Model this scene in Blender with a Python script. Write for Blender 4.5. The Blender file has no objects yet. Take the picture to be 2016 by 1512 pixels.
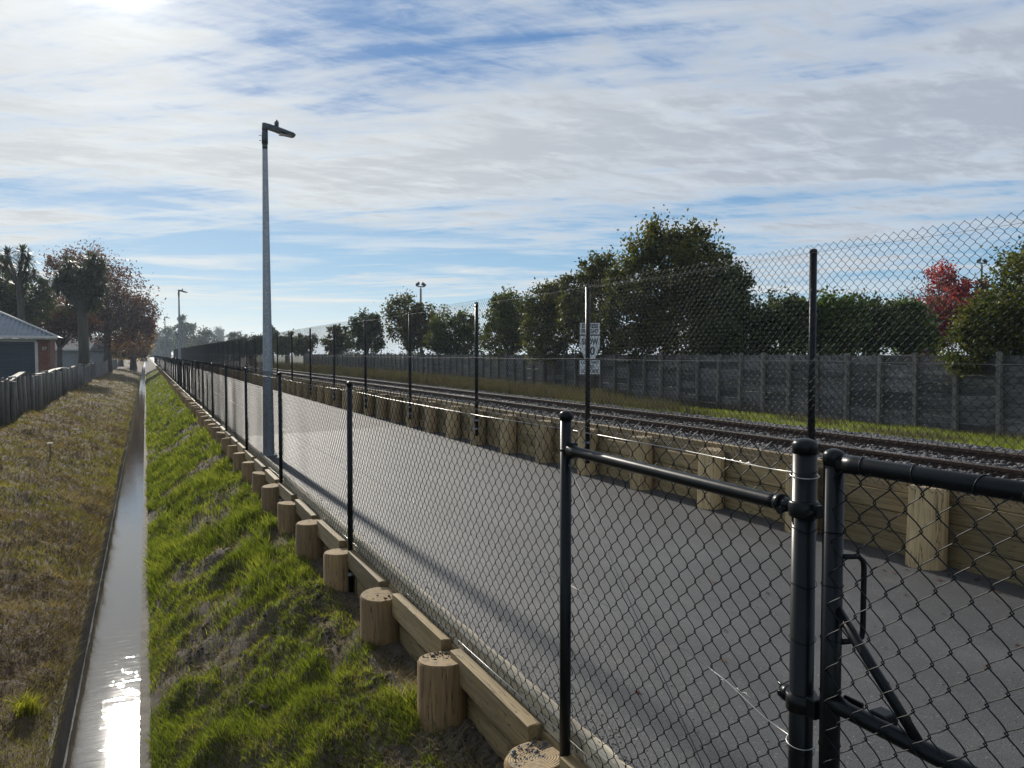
import bpy, math, random
import numpy as np
from mathutils import Vector, Matrix

random.seed(7)
R = math.radians
scn = bpy.context.scene
COL = scn.collection

# ------------------------------------------------------------------ camera
cam_d = bpy.data.cameras.new('camera')
cam = bpy.data.objects.new('camera', cam_d)
COL.objects.link(cam)
cam.location = (0, 0, 1.41)
YAW = 25.67
PITCH = 2.25
cam.rotation_euler = (R(90 - PITCH), 0, R(-YAW))
cam_d.sensor_width = 36
cam_d.lens = 1500 / 2016 * 36
cam_d.clip_start = 0.02
cam_d.clip_end = 6000
scn.camera = cam

# ------------------------------------------------------------------ light
SUN_EL, SUN_AZ = 25.3, -1.6          # azimuth from +Y, positive towards +X
sdir = Vector((math.sin(R(SUN_AZ)) * math.cos(R(SUN_EL)), math.cos(R(SUN_AZ)) * math.cos(R(SUN_EL)), math.sin(R(SUN_EL))))
sun_d = bpy.data.lights.new('sun', 'SUN')
sun_d.energy = 4.8
sun_d.angle = R(1.2)
sun_d.color = (1.0, 0.93, 0.82)
sun = bpy.data.objects.new('sun', sun_d)
COL.objects.link(sun)
sun.rotation_euler = (-sdir).to_track_quat('-Z', 'Y').to_euler()

scn.view_settings.view_transform = 'Standard'
scn.view_settings.look = 'None'
scn.view_settings.exposure = 0.18
scn.view_settings.gamma = 1.0
scn.view_settings.use_curve_mapping = False
scn.cycles.use_denoising = True
scn.cycles.denoising_prefilter = 'ACCURATE'
scn.cycles.max_bounces = 6
scn.cycles.volume_bounces = 0
scn.cycles.transparent_max_bounces = 8
scn.cycles.sample_clamp_indirect = 6
scn.cycles.caustics_reflective = False
scn.cycles.caustics_refractive = False


class NT:
    """tiny helper for node trees"""
    def __init__(s, tree):
        s.t = tree
        s.t.nodes.clear()

    def n(s, typ, **kw):
        nd = s.t.nodes.new(typ)
        for k, v in kw.items():
            if k.startswith('i_'):
                key = k[2:]
                key = int(key) if key.isdigit() else key.replace('_', ' ')
                nd.inputs[key].default_value = v
            else:
                setattr(nd, k, v)
        return nd

    def l(s, a, ao, b, bi):
        s.t.links.new(a.outputs[ao], b.inputs[bi])

    def math(s, op, a, b=None, c=None, clamp=False):
        nd = s.t.nodes.new('ShaderNodeMath')
        nd.operation = op
        nd.use_clamp = clamp
        for i, v in enumerate((a, b, c)):
            if v is None:
                continue
            if isinstance(v, (int, float)):
                nd.inputs[i].default_value = v
            else:
                s.t.links.new(v, nd.inputs[i])
        return nd.outputs[0]

    def mix(s, f, a, b):
        nd = s.t.nodes.new('ShaderNodeMix')
        nd.data_type = 'RGBA'
        for sock, v in ((nd.inputs[0], f), (nd.inputs[6], a), (nd.inputs[7], b)):
            if isinstance(v, (int, float)):
                sock.default_value = v
            elif isinstance(v, tuple):
                sock.default_value = (*v, 1) if len(v) == 3 else v
            else:
                s.t.links.new(v, sock)
        return nd.outputs[2]

    def ramp(s, f, lo, hi, smooth=True):
        nd = s.t.nodes.new('ShaderNodeMapRange')
        nd.interpolation_type = 'SMOOTHSTEP' if smooth else 'LINEAR'
        nd.inputs[1].default_value = lo
        nd.inputs[2].default_value = hi
        s.t.links.new(f, nd.inputs[0])
        return nd.outputs[0]

    def noise(s, vec, scale, detail=4, rough=0.55, dist=0.0):
        nd = s.t.nodes.new('ShaderNodeTexNoise')
        nd.inputs['Scale'].default_value = scale
        nd.inputs['Detail'].default_value = detail
        nd.inputs['Roughness'].default_value = rough
        nd.inputs['Distortion'].default_value = dist
        s.t.links.new(vec, nd.inputs['Vector'])
        return nd.outputs['Fac']

    def mapping(s, vec, scale=(1, 1, 1), rot=(0, 0, 0), loc=(0, 0, 0)):
        nd = s.t.nodes.new('ShaderNodeMapping')
        nd.inputs['Scale'].default_value = scale
        nd.inputs['Rotation'].default_value = rot
        nd.inputs['Location'].default_value = loc
        s.t.links.new(vec, nd.inputs['Vector'])
        return nd.outputs[0]


def build_world():
    w = bpy.data.worlds.new('World')
    scn.world = w
    w.use_nodes = True
    T = NT(w.node_tree)
    out = T.n('ShaderNodeOutputWorld')
    bg = T.n('ShaderNodeBackground')
    T.l(bg, 0, out, 0)
    sky = T.n('ShaderNodeTexSky')
    sky.sky_type = 'NISHITA'
    sky.sun_disc = False
    sky.sun_elevation = R(SUN_EL)
    sky.sun_rotation = R(SUN_AZ)
    sky.air_density = 1.0
    sky.dust_density = 0.4
    sky.ozone_density = 2.2
    tc = T.n('ShaderNodeTexCoord')
    V = tc.outputs['Generated']
    sep = T.n('ShaderNodeSeparateXYZ')
    T.t.links.new(V, sep.inputs[0])
    x, y, z = sep.outputs
    zc = T.math('ADD', T.math('MAXIMUM', z, 0.0), 0.05)
    px = T.math('DIVIDE', x, zc)
    py = T.math('DIVIDE', y, zc)
    comb = T.n('ShaderNodeCombineXYZ')
    T.t.links.new(px, comb.inputs[0]); T.t.links.new(py, comb.inputs[1])
    P = comb.outputs[0]
    Rr = T.mapping(P, (1, 1, 1), (0, 0, R(YAW + 6)))      # x now runs across the view
    A = T.mapping(Rr, (0.30, 0.62, 1), loc=(3.1, 0.35, 0))
    n1 = T.noise(A, 1.0, 6, 0.55, 0.45)
    Rb = T.mapping(P, (1, 1, 1), (0, 0, R(YAW + 16)))
    B = T.mapping(Rb, (0.50, 2.0, 1), loc=(0.4, 7.7, 2))
    n2 = T.noise(B, 1.5, 9, 0.62, 0.4)
    C = T.mapping(P, (1.3, 3.0, 1), (0, 0, R(-30)), (5.4, 1.7, 4))
    n3 = T.noise(C, 2.6, 7, 0.66, 0.35)
    # coverage: veils high up, thin bands with blue between low down
    el = T.ramp(z, 0.05, 0.22)
    s = T.math('ADD', T.math('MULTIPLY', n1, 0.64), T.math('MULTIPLY', n2, 0.36))
    s = T.math('ADD', s, T.math('MULTIPLY', T.math('SUBTRACT', n3, 0.5), 0.20))
    s = T.math('ADD', s, T.math('MULTIPLY', T.math('SUBTRACT', el, 0.5), 0.14))
    # long thin streaks low over the horizon
    az = T.math('ARCTAN2', x, y)
    sc_ = T.n('ShaderNodeCombineXYZ')
    T.t.links.new(T.math('MULTIPLY', az, 2.3), sc_.inputs[0])
    T.t.links.new(T.math('ADD', T.math('MULTIPLY', z, 42.0), T.math('MULTIPLY', az, -0.5)), sc_.inputs[1])
    n4 = T.noise(sc_.outputs[0], 1.0, 7, 0.6, 0.5)
    low = T.math('SUBTRACT', 1.0, T.ramp(z, 0.10, 0.20))
    streak = T.math('MULTIPLY', T.ramp(n4, 0.46, 0.64), low)
    mask = T.math('MAXIMUM', T.ramp(s, 0.425, 0.60), T.math('MULTIPLY', streak, 0.85))
    thick = T.ramp(T.math('ADD', T.math('MULTIPLY', s, 0.78), T.math('MULTIPLY', n3, 0.22)), 0.47, 0.645)
    # angle to the sun
    sd = T.n('ShaderNodeVectorMath', operation='DOT_PRODUCT')
    T.t.links.new(V, sd.inputs[0])
    sd.inputs[1].default_value = sdir
    d = T.math('MAXIMUM', sd.outputs['Value'], 0.0)
    g1 = T.math('POWER', d, 5.0)
    g2 = T.math('POWER', d, 60.0)
    g3 = T.math('POWER', d, 1100.0)
    skym = T.n('ShaderNodeVectorMath', operation='SCALE')
    T.l(sky, 0, skym, 0)
    skym.inputs['Scale'].default_value = 0.08
    blue = T.mix(T.ramp(z, 0.0, 0.09, False), (0.50, 0.66, 0.74), (0.25, 0.47, 0.68))
    blue = T.mix(T.ramp(z, 0.07, 0.30, False), blue, (0.075, 0.21, 0.46))
    hs = T.n('ShaderNodeMix'); hs.data_type = 'RGBA'; hs.inputs[0].default_value = 0.78
    T.l(skym, 0, hs, 6); T.t.links.new(blue, hs.inputs[7])
    # forward scattering: thin cloud is bright near the sun, grey-lavender away from it
    base = T.mix(thick, (0.58, 0.63, 0.69), (0.37, 0.41, 0.48))
    warm = T.mix(g1, base, T.mix(thick, (0.80, 0.82, 0.80), (0.58, 0.60, 0.60)))
    lowf = T.math('MULTIPLY', T.math('SUBTRACT', 1.0, T.ramp(z, 0.03, 0.17)), T.math('ADD', T.math('MULTIPLY', g1, 0.75), 0.2), clamp=True)
    warm = T.mix(lowf, warm, (0.84, 0.76, 0.63))
    glow = T.n('ShaderNodeVectorMath', operation='SCALE')
    glow.inputs[0].default_value = (1.0, 0.96, 0.86)
    T.t.links.new(T.math('ADD', T.math('MULTIPLY', g2, 0.18), T.math('MULTIPLY', g3, 2.5)), glow.inputs['Scale'])
    cl = T.n('ShaderNodeVectorMath', operation='ADD')
    T.t.links.new(warm, cl.inputs[0]); T.l(glow, 0, cl, 1)
    glow2 = T.n('ShaderNodeVectorMath', operation='SCALE')
    T.l(glow, 0, glow2, 0); glow2.inputs['Scale'].default_value = 0.25
    sk = T.n('ShaderNodeVectorMath', operation='ADD')
    T.t.links.new(hs.outputs[2], sk.inputs[0]); T.l(glow2, 0, sk, 1)
    m2 = T.math('MULTIPLY', mask, 0.93)
    hz = T.ramp(z, 0.0, 0.05)
    m3 = T.math('MULTIPLY', m2, T.math('ADD', T.math('MULTIPLY', hz, 0.45), 0.55))
    fin = T.mix(m3, sk.outputs[0], cl.outputs[0])
    T.t.links.new(fin, bg.inputs['Color'])
    bg.inputs['Strength'].default_value = 1.0


build_world()

# ------------------------------------------------------------------ projection helper (metres, path level = 0)
F0, VPX, HY = 1500.0, 287.0, 697.0
CT, ST = math.cos(R(YAW)), math.sin(R(YAW))


def place(px, D):
    """ground position of something seen at column px and depth D"""
    X = (px - VPX) * CT * D / F0
    return X, (D - X * ST) / CT


def zat(py, D):
    return 1.41 - (py - HY) / F0 * D


# ------------------------------------------------------------------ noise in numpy
def _h(ix, iy, seed):
    n = (ix.astype(np.int64) * 374761393 + iy.astype(np.int64) * 668265263 + seed * 974634777) & 0xFFFFFFFF
    n = ((n ^ (n >> 13)) * 1274126177) & 0xFFFFFFFF
    return ((n ^ (n >> 16)) & 0xFFFF) / 65535.0


def vnoise(x, y, seed=0):
    x = np.asarray(x, float); y = np.asarray(y, float)
    ix, iy = np.floor(x), np.floor(y)
    fx, fy = x - ix, y - iy
    fx = fx * fx * (3 - 2 * fx); fy = fy * fy * (3 - 2 * fy)
    a = _h(ix, iy, seed); b = _h(ix + 1, iy, seed); c = _h(ix, iy + 1, seed); d = _h(ix + 1, iy + 1, seed)
    return (a * (1 - fx) + b * fx) * (1 - fy) + (c * (1 - fx) + d * fx) * fy


def fbm(x, y, seed=0, oct=4):
    s = 0; a = 0.5; t = 0
    for i in range(oct):
        s = s + a * vnoise(x * 2 ** i, y * 2 ** i, seed + i * 17)
        t += a; a *= 0.5
    return s / t


# ------------------------------------------------------------------ mesh helpers
def np_mesh(name, verts, faces, smooth=False):
    """faces: (n,3) or (n,4) array"""
    me = bpy.data.meshes.new(name)
    verts = np.asarray(verts, np.float32); faces = np.asarray(faces, np.int32)
    k = faces.shape[1]
    me.vertices.add(len(verts)); me.vertices.foreach_set('co', verts.ravel())
    me.loops.add(faces.size); me.loops.foreach_set('vertex_index', faces.ravel())
    me.polygons.add(len(faces))
    me.polygons.foreach_set('loop_start', np.arange(0, faces.size, k, dtype=np.int32))
    if smooth:
        me.polygons.foreach_set('use_smooth', np.ones(len(faces), bool))
    me.update(calc_edges=True)
    return me


def link(name, me, parent=None, loc=(0, 0, 0), rot=None, mat=None, kind=None):
    o = bpy.data.objects.new(name, me)
    COL.objects.link(o)
    o.location = loc
    if rot is not None:
        o.rotation_euler = rot
    if parent is not None:
        o.parent = parent
    if mat is not None and me is not None and not me.materials:
        me.materials.append(mat)
    if kind:
        o['kind'] = kind
    return o


def tag(o, label, cat, group=None):
    o['label'] = label; o['category'] = cat
    if group:
        o['group'] = group
    return o


def thing(name, label, cat, loc=(0, 0, 0), rz=0, group=None):
    return tag(link(name, None, None, loc, (0, 0, rz)), label, cat, group)


class MB:
    def __init__(s):
        s.v = []; s.f = []; s.sm = []

    def add(s, vs, fs, smooth=False):
        b = len(s.v)
        s.v += [tuple(v) for v in vs]
        s.f += [tuple(b + i for i in f) for f in fs]
        s.sm += [smooth] * len(fs)

    def box(s, x0, x1, y0, y1, z0, z1, jit=0, M=None, bev=0):
        if bev:
            # box with chamfered long edges (all vertical and horizontal edges of the top)
            b = bev
            ring = lambda z, i: [(x0 + i, y0 + i, z), (x1 - i, y0 + i, z), (x1 - i, y1 - i, z), (x0 + i, y1 - i, z)]
            vs = ring(z0, b) + ring(z0 + b, 0) + ring(z1 - b, 0) + ring(z1, b)
            fs = [(3, 2, 1, 0), (12, 13, 14, 15)]
            for k in range(3):
                for i in range(4):
                    j = (i + 1) % 4
                    fs.append((4 * k + i, 4 * k + j, 4 * k + 4 + j, 4 * k + 4 + i))
        else:
            vs = [(x0, y0, z0), (x1, y0, z0), (x1, y1, z0), (x0, y1, z0), (x0, y0, z1), (x1, y0, z1), (x1, y1, z1), (x0, y1, z1)]
            fs = [(3, 2, 1, 0), (4, 5, 6, 7), (0, 1, 5, 4), (1, 2, 6, 5), (2, 3, 7, 6), (3, 0, 4, 7)]
        if jit:
            vs = [(a + random.uniform(-jit, jit), b_ + random.uniform(-jit, jit), c + random.uniform(-jit, jit)) for a, b_, c in vs]
        if M is not None:
            vs = [M @ Vector(v) for v in vs]
        s.add(vs, fs)
        return s

    def tube(s, pts, rad, n=8, caps=True, smooth=True):
        pts = [Vector(p) for p in pts]
        if isinstance(rad, (int, float)):
            rad = [rad] * len(pts)
        vs = []; fs = []
        up = None
        for i, p in enumerate(pts):
            t = (pts[min(i + 1, len(pts) - 1)] - pts[max(i - 1, 0)])
            t = t.normalized() if t.length > 1e-9 else Vector((0, 0, 1))
            if up is None:
                up = Vector((0, 0, 1)) if abs(t.z) < 0.95 else Vector((1, 0, 0))
            a = t.cross(up)
            if a.length < 1e-6:
                a = t.cross(Vector((0.3, 1, 0.2)))
            a.normalize(); b = a.cross(t).normalized(); up = b
            for k in range(n):
                th = 2 * math.pi * (k + 0.5) / n
                vs.append(p + (a * math.cos(th) + b * math.sin(th)) * rad[i])
        for i in range(len(pts) - 1):
            for k in range(n):
                k2 = (k + 1) % n
                fs.append((i * n + k, i * n + k2, (i + 1) * n + k2, (i + 1) * n + k))
        base = len(s.v)
        s.add(vs, fs, smooth)
        if caps:
            s.f.append(tuple(base + k for k in reversed(range(n)))); s.sm.append(False)
            s.f.append(tuple(base + (len(pts) - 1) * n + k for k in range(n))); s.sm.append(False)
        return s

    def mesh(s, name):
        me = bpy.data.meshes.new(name)
        me.from_pydata(s.v, [], s.f)
        me.polygons.foreach_set('use_smooth', s.sm)
        me.update()
        return me

    def build(s, name, mat, parent=None, loc=(0, 0, 0), rot=None, kind=None):
        return link(name, s.mesh(name), parent, loc, rot, mat, kind)


def grid_mesh(name, xs, ys, zf, mat, kind='structure'):
    X, Y = np.meshgrid(np.asarray(xs, float), np.asarray(ys, float))
    Z = zf(X, Y)
    V = np.stack([X, Y, Z], -1).reshape(-1, 3)
    nx, ny = len(xs), len(ys)
    i = np.arange(nx * ny).reshape(ny, nx)
    Fq = np.stack([i[:-1, :-1], i[:-1, 1:], i[1:, 1:], i[1:, :-1]], -1).reshape(-1, 4)
    return link(name, np_mesh(name, V, Fq, True), mat=mat, kind=kind)


# ------------------------------------------------------------------ materials
def new_mat(name):
    m = bpy.data.materials.new(name)
    m.use_nodes = True
    T = NT(m.node_tree)
    out = T.n('ShaderNodeOutputMaterial')
    p = T.n('ShaderNodeBsdfPrincipled')
    T.l(p, 0, out, 0)
    tc = T.n('ShaderNodeTexCoord')
    return m, T, p, tc, out


def setc(T, p, col, rough=None, bump=None, strength=0.3, dist=0.01):
    if isinstance(col, tuple):
        p.inputs['Base Color'].default_value = (*col, 1)
    else:
        T.t.links.new(col, p.inputs['Base Color'])
    if rough is not None:
        if isinstance(rough, (int, float)):
            p.inputs['Roughness'].default_value = rough
        else:
            T.t.links.new(rough, p.inputs['Roughness'])
    if bump is not None:
        b = T.n('ShaderNodeBump')
        b.inputs['Strength'].default_value = strength
        b.inputs['Distance'].default_value = dist
        T.t.links.new(bump, b.inputs['Height'])
        T.l(b, 0, p, 'Normal')


def vox(T, vec, scale, feature='F1', out='Distance', rnd=1.0):
    nd = T.n('ShaderNodeTexVoronoi')
    nd.feature = feature
    nd.inputs['Scale'].default_value = scale
    nd.inputs['Randomness'].default_value = rnd
    T.t.links.new(vec, nd.inputs['Vector'])
    return nd.outputs[out]


def objvec(T, tc, world=False):
    """object coordinates shifted by a per-object random amount"""
    oi = T.n('ShaderNodeObjectInfo')
    v = T.n('ShaderNodeVectorMath', operation='MULTIPLY_ADD')
    T.l(tc, 'Object', v, 0)
    v.inputs[1].default_value = (1, 1, 1)
    sc = T.n('ShaderNodeVectorMath', operation='SCALE')
    sc.inputs[0].default_value = (17.3, 9.1, 23.7)
    T.t.links.new(oi.outputs['Random'], sc.inputs['Scale'])
    T.l(sc, 0, v, 2)
    return v.outputs[0], oi.outputs['Random']


def mat_coat(name='black_coating', base=(0.004, 0.0055, 0.007), rough=0.30):
    m, T, p, tc, o = new_mat(name)
    v, r = objvec(T, tc)
    p.inputs['Specular IOR Level'].default_value = 0.2
    n = T.noise(v, 60, 3)
    dust = T.noise(v, 7, 5, 0.65)
    c = T.mix(T.ramp(dust, 0.5, 0.8), base, tuple(b * 1.8 + 0.002 for b in base))
    setc(T, p, c, T.math('ADD', T.math('MULTIPLY', dust, 0.22), rough - 0.08), n, 0.05, 0.002)
    return m


def mat_galv():
    m, T, p, tc, o = new_mat('galvanised_steel')
    v, r = objvec(T, tc)
    sp = vox(T, v, 45, out='Color')
    bw = T.n('ShaderNodeRGBToBW'); T.t.links.new(sp, bw.inputs[0])
    c = T.mix(bw.outputs[0], (0.20, 0.22, 0.245), (0.36, 0.385, 0.42))
    st = T.noise(T.mapping(v, (30, 30, 2)), 1, 4)
    c2 = T.mix(T.ramp(st, 0.55, 0.8), c, (0.20, 0.21, 0.22))
    p.inputs['Metallic'].default_value = 0.55
    setc(T, p, c2, T.math('ADD', T.math('MULTIPLY', bw.outputs[0], 0.2), 0.38), sp, 0.03, 0.001)
    return m


def mat_wood(name, c1, c2, c3, axis='z', gs=1.0, rough=0.75, weather=0.5, vary=0.55):
    m, T, p, tc, o = new_mat(name)
    v, r = objvec(T, tc)
    sc = {'z': (30, 30, 1.6), 'y': (30, 1.6, 30), 'x': (1.6, 30, 30)}[axis]
    sc = tuple(a * gs for a in sc)
    g = T.noise(T.mapping(v, sc), 1.0, 6, 0.62, 1.2)
    g2 = T.noise(T.mapping(v, tuple(a * 4 for a in sc)), 1.0, 3, 0.6)
    blot = T.noise(v, 4.5, 5, 0.6)
    c = T.mix(T.ramp(g, 0.35, 0.68), c1, c2)
    c = T.mix(T.math('MULTIPLY', T.ramp(blot, 0.5, 0.75), weather), c, c3)
    # per piece tone
    hsv = T.n('ShaderNodeHueSaturation')
    T.t.links.new(T.math('ADD', T.math('MULTIPLY', r, vary), 1.0 - vary / 2), hsv.inputs['Value'])
    T.t.links.new(c, hsv.inputs['Color'])
    # drying cracks
    k = T.noise(T.mapping(v, tuple(a * 1.6 for a in sc), loc=(3, 5, 1)), 1.0, 2, 0.4, 0.4)
    crack = T.ramp(T.math('ABSOLUTE', T.math('SUBTRACT', k, 0.5)), 0.0, 0.018)
    c4 = T.mix(crack, tuple(a * 0.25 for a in c1), hsv.outputs[0])
    h = T.math('ADD', T.math('ADD', T.math('MULTIPLY', g, 0.5), T.math('MULTIPLY', g2, 0.3)), T.math('MULTIPLY', crack, 0.6))
    setc(T, p, c4, rough, h, 0.6, 0.004)
    return m


def mat_asphalt(name, c1, c2, rough):
    m, T, p, tc, o = new_mat(name)
    v = tc.outputs['Object']
    vc = vox(T, v, 150, out='Color')
    bw = T.n('ShaderNodeRGBToBW'); T.t.links.new(vc, bw.inputs[0])
    d = vox(T, v, 150)
    big = T.noise(v, 1.3, 5, 0.6)
    med = T.noise(v, 14, 4, 0.6)
    c = T.mix(bw.outputs[0], c1, c2)
    c = T.mix(T.math('MULTIPLY', T.ramp(big, 0.4, 0.7), 0.35), c, tuple(a * 1.5 for a in c2))
    lane = T.noise(T.mapping(v, (2.2, 0.25, 1)), 1.0, 5, 0.6, 0.4)
    c = T.mix(T.math('MULTIPLY', T.ramp(lane, 0.45, 0.7), 0.4), c, tuple(a * 0.6 for a in c1))
    c = T.mix(T.math('MULTIPLY', T.ramp(T.noise(v, 3.3, 6, 0.7), 0.58, 0.72), 0.25), c, (0.13, 0.12, 0.10))
    spk = T.ramp(bw.outputs[0], 0.86, 0.95)
    c = T.mix(T.math('MULTIPLY', spk, 0.5), c, (0.22, 0.21, 0.19))
    h = T.math('ADD', T.math('MULTIPLY', d, -0.8), T.math('MULTIPLY', med, 0.5))
    setc(T, p, c, T.math('ADD', T.math('MULTIPLY', med, 0.18), rough - 0.09), h, 0.55, 0.004)
    return m


def mat_soil(name, a, b, c_, sc=1.0, dist=0.03):
    m, T, p, tc, o = new_mat(name)
    v = tc.outputs['Object']
    n1 = T.noise(v, 6 * sc, 8, 0.68)
    n2 = T.noise(v, 45 * sc, 6, 0.7)
    n3 = T.noise(v, 1.1 * sc, 4, 0.6)
    c = T.mix(T.ramp(n1, 0.35, 0.65), a, b)
    c = T.mix(T.ramp(n2, 0.5, 0.72), c, c_)
    c = T.mix(T.math('MULTIPLY', T.ramp(n3, 0.45, 0.7), 0.5), c, tuple(x * 0.7 for x in a))
    setc(T, p, c, 0.95, T.math('ADD', T.math('MULTIPLY', n2, 0.5), n1), 0.9, dist)
    return m


def mat_leaf(name, cols, trans=0.35, rough=0.55, nscale=1.2, spec=0.12):
    """cols: dark, mid, light leaf tones; each leaf gets its own tone, clumps drift between them"""
    m = bpy.data.materials.new(name)
    m.use_nodes = True
    T = NT(m.node_tree)
    out = T.n('ShaderNodeOutputMaterial')
    tc = T.n('ShaderNodeTexCoord')
    geo = T.n('ShaderNodeNewGeometry')
    v, r = objvec(T, tc)
    n = T.noise(v, nscale, 4, 0.6)
    ri = geo.outputs['Random Per Island']
    f = T.math('ADD', T.math('MULTIPLY', T.math('SUBTRACT', n, 0.5), 2.2), ri)
    c = T.mix(T.ramp(f, 0.0, 0.6, False), cols[0], cols[1])
    c = T.mix(T.ramp(f, 0.55, 1.25, False), c, cols[2])
    p = T.n('ShaderNodeBsdfPrincipled')
    p.inputs['Roughness'].default_value = max(rough, 0.5)
    p.inputs['Specular IOR Level'].default_value = spec
    T.t.links.new(c, p.inputs['Base Color'])
    tr = T.n('ShaderNodeBsdfTranslucent')
    tcx = T.n('ShaderNodeVectorMath', operation='MULTIPLY')
    T.t.links.new(c, tcx.inputs[0]); tcx.inputs[1].default_value = (1.5, 1.5, 0.7)
    T.l(tcx, 0, tr, 'Color')
    mx = T.n('ShaderNodeMixShader')
    mx.inputs[0].default_value = trans
    T.l(p, 0, mx, 1); T.l(tr, 0, mx, 2)
    T.l(mx, 0, out, 0)
    return m


def mat_plain(name, col, rough=0.6, metal=0.0, bump=0.1, var=0.25, sc=12):
    m, T, p, tc, o = new_mat(name)
    v, r = objvec(T, tc)
    n = T.noise(v, sc, 5, 0.6)
    c = T.mix(T.math('MULTIPLY', T.ramp(n, 0.35, 0.7), 1.0), tuple(a * (1 - var) for a in col), tuple(min(1, a * (1 + var)) for a in col))
    p.inputs['Metallic'].default_value = metal
    setc(T, p, c, rough, n, bump, 0.004)
    return m


def mat_water():
    m, T, p, tc, o = new_mat('canal_water')
    v = tc.outputs['Object']
    w1 = T.noise(T.mapping(v, (4.5, 20, 1), (0, 0, R(9))), 1.0, 4, 0.55, 0.8)
    w2 = T.noise(T.mapping(v, (26, 44, 1), (0, 0, R(-14))), 1.0, 3, 0.5, 0.5)
    big = T.noise(v, 1.5, 2)
    h = T.math('ADD', T.math('MULTIPLY', w1, 1.0), T.math('MULTIPLY', w2, 0.16))
    h = T.math('MULTIPLY', h, T.math('ADD', big, 0.3))
    p.inputs['IOR'].default_value = 1.65
    p.inputs['Specular IOR Level'].default_value = 0.5
    setc(T, p, T.mix(T.noise(v, 3, 4), (0.05, 0.042, 0.03), (0.06, 0.052, 0.036)), 0.03, h, 0.11, 0.010)
    return m


M_BLACK = mat_coat()
M_WIRE = mat_coat('black_wire', (0.006, 0.008, 0.010), 0.45)
for n_ in M_WIRE.node_tree.nodes:
    if n_.type == 'BSDF_PRINCIPLED':
        n_.inputs['Specular IOR Level'].default_value = 0.12
M_GALV = mat_galv()
M_CABLE = mat_plain('bright_wire', (0.40, 0.40, 0.39), 0.42, 0.9, 0.05, 0.1)
M_DULL = mat_plain('dull_wire', (0.10, 0.11, 0.12), 0.6, 0.3, 0.05, 0.1)
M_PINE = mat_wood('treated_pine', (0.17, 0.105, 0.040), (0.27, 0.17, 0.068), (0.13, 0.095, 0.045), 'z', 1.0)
M_PINEB = mat_wood('treated_pine_board', (0.15, 0.108, 0.048), (0.24, 0.175, 0.080), (0.13, 0.10, 0.05), 'y', 1.0)
M_PINEH = mat_wood('high_wall_board', (0.18, 0.130, 0.060), (0.29, 0.215, 0.10), (0.15, 0.12, 0.06), 'y', 1.0)
M_PINEP = mat_wood('high_wall_pole', (0.33, 0.235, 0.115), (0.47, 0.35, 0.18), (0.24, 0.18, 0.10), 'z', 1.0)  # lighter than the boards: sunlight on the poles put into the colour
M_CAP = mat_wood('sunlit_edging_timber', (0.50, 0.42, 0.29), (0.62, 0.53, 0.38), (0.30, 0.24, 0.16), 'y', 1.0, 0.7, 0.7)  # pale tone stands in for sun on the timber
def mat_end():
    m, T, p, tc, o = new_mat('sawn_end_grain')
    v = tc.outputs['Object']
    w = T.n('ShaderNodeVectorMath', operation='LENGTH')
    vv = T.mapping(v, (1, 1, 0), loc=(0.02, -0.015, 0))
    T.t.links.new(vv, w.inputs[0])
    n = T.noise(v, 9, 4, 0.6)
    ring = T.math('SINE', T.math('ADD', T.math('MULTIPLY', w.outputs['Value'], 620), T.math('MULTIPLY', n, 9)))
    ring = T.math('ADD', T.math('MULTIPLY', ring, 0.5), 0.5)
    c = T.mix(ring, (0.24, 0.165, 0.085), (0.40, 0.30, 0.17))
    dirt = T.noise(v, 28, 6, 0.7)
    c = T.mix(T.ramp(dirt, 0.46, 0.66), c, (0.16, 0.135, 0.10))
    setc(T, p, c, 0.9, T.math('ADD', ring, T.math('MULTIPLY', dirt, 2.0)), 0.6, 0.004)
    return m


M_END = mat_end()
M_GREYW = mat_wood('weathered_grey_timber', (0.085, 0.083, 0.08), (0.17, 0.165, 0.155), (0.07, 0.075, 0.05), 'z', 0.6, vary=0.9)
M_GREYWB = mat_wood('weathered_fence_board', (0.058, 0.057, 0.055), (0.125, 0.124, 0.12), (0.19, 0.19, 0.185), 'y', 0.5, vary=1.1)
M_GREYPOST = mat_wood('pale_fence_post', (0.11, 0.105, 0.09), (0.17, 0.16, 0.14), (0.10, 0.10, 0.07), 'z', 0.6)
M_ASPH = mat_asphalt('fresh_asphalt', (0.026, 0.027, 0.029), (0.060, 0.061, 0.064), 0.62)
M_ASPH2 = mat_asphalt('older_asphalt', (0.022, 0.022, 0.023), (0.047, 0.045, 0.044), 0.70)
M_SOILR = mat_soil('bank_soil', (0.060, 0.046, 0.030), (0.105, 0.085, 0.058), (0.18, 0.155, 0.115))
M_SOILL = mat_soil('dry_cut_bank', (0.050, 0.032, 0.018), (0.10, 0.065, 0.036), (0.16, 0.115, 0.065))
M_GROUND = mat_soil('grass_ground', (0.035, 0.045, 0.016), (0.06, 0.07, 0.025), (0.09, 0.08, 0.04), 0.5)
M_CONC = mat_soil('wet_concrete', (0.085, 0.075, 0.060), (0.14, 0.125, 0.10), (0.18, 0.165, 0.14), 1.0, 0.006)
M_BALLAST = mat_plain('ballast_stone', (0.10, 0.098, 0.10), 0.75, 0, 0.3, 0.45, 8)
M_RUST = mat_plain('rusty_rail_steel', (0.055, 0.028, 0.018), 0.7, 0.2, 0.3, 0.35, 30)
M_RAILTOP = mat_plain('polished_rail_head', (0.55, 0.52, 0.48), 0.22, 1.0, 0.05, 0.1)
M_SLEEPER = mat_wood('old_sleeper', (0.06, 0.045, 0.035), (0.10, 0.08, 0.06), (0.05, 0.04, 0.03), 'x', 0.6)
M_WATER = mat_water()
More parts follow.
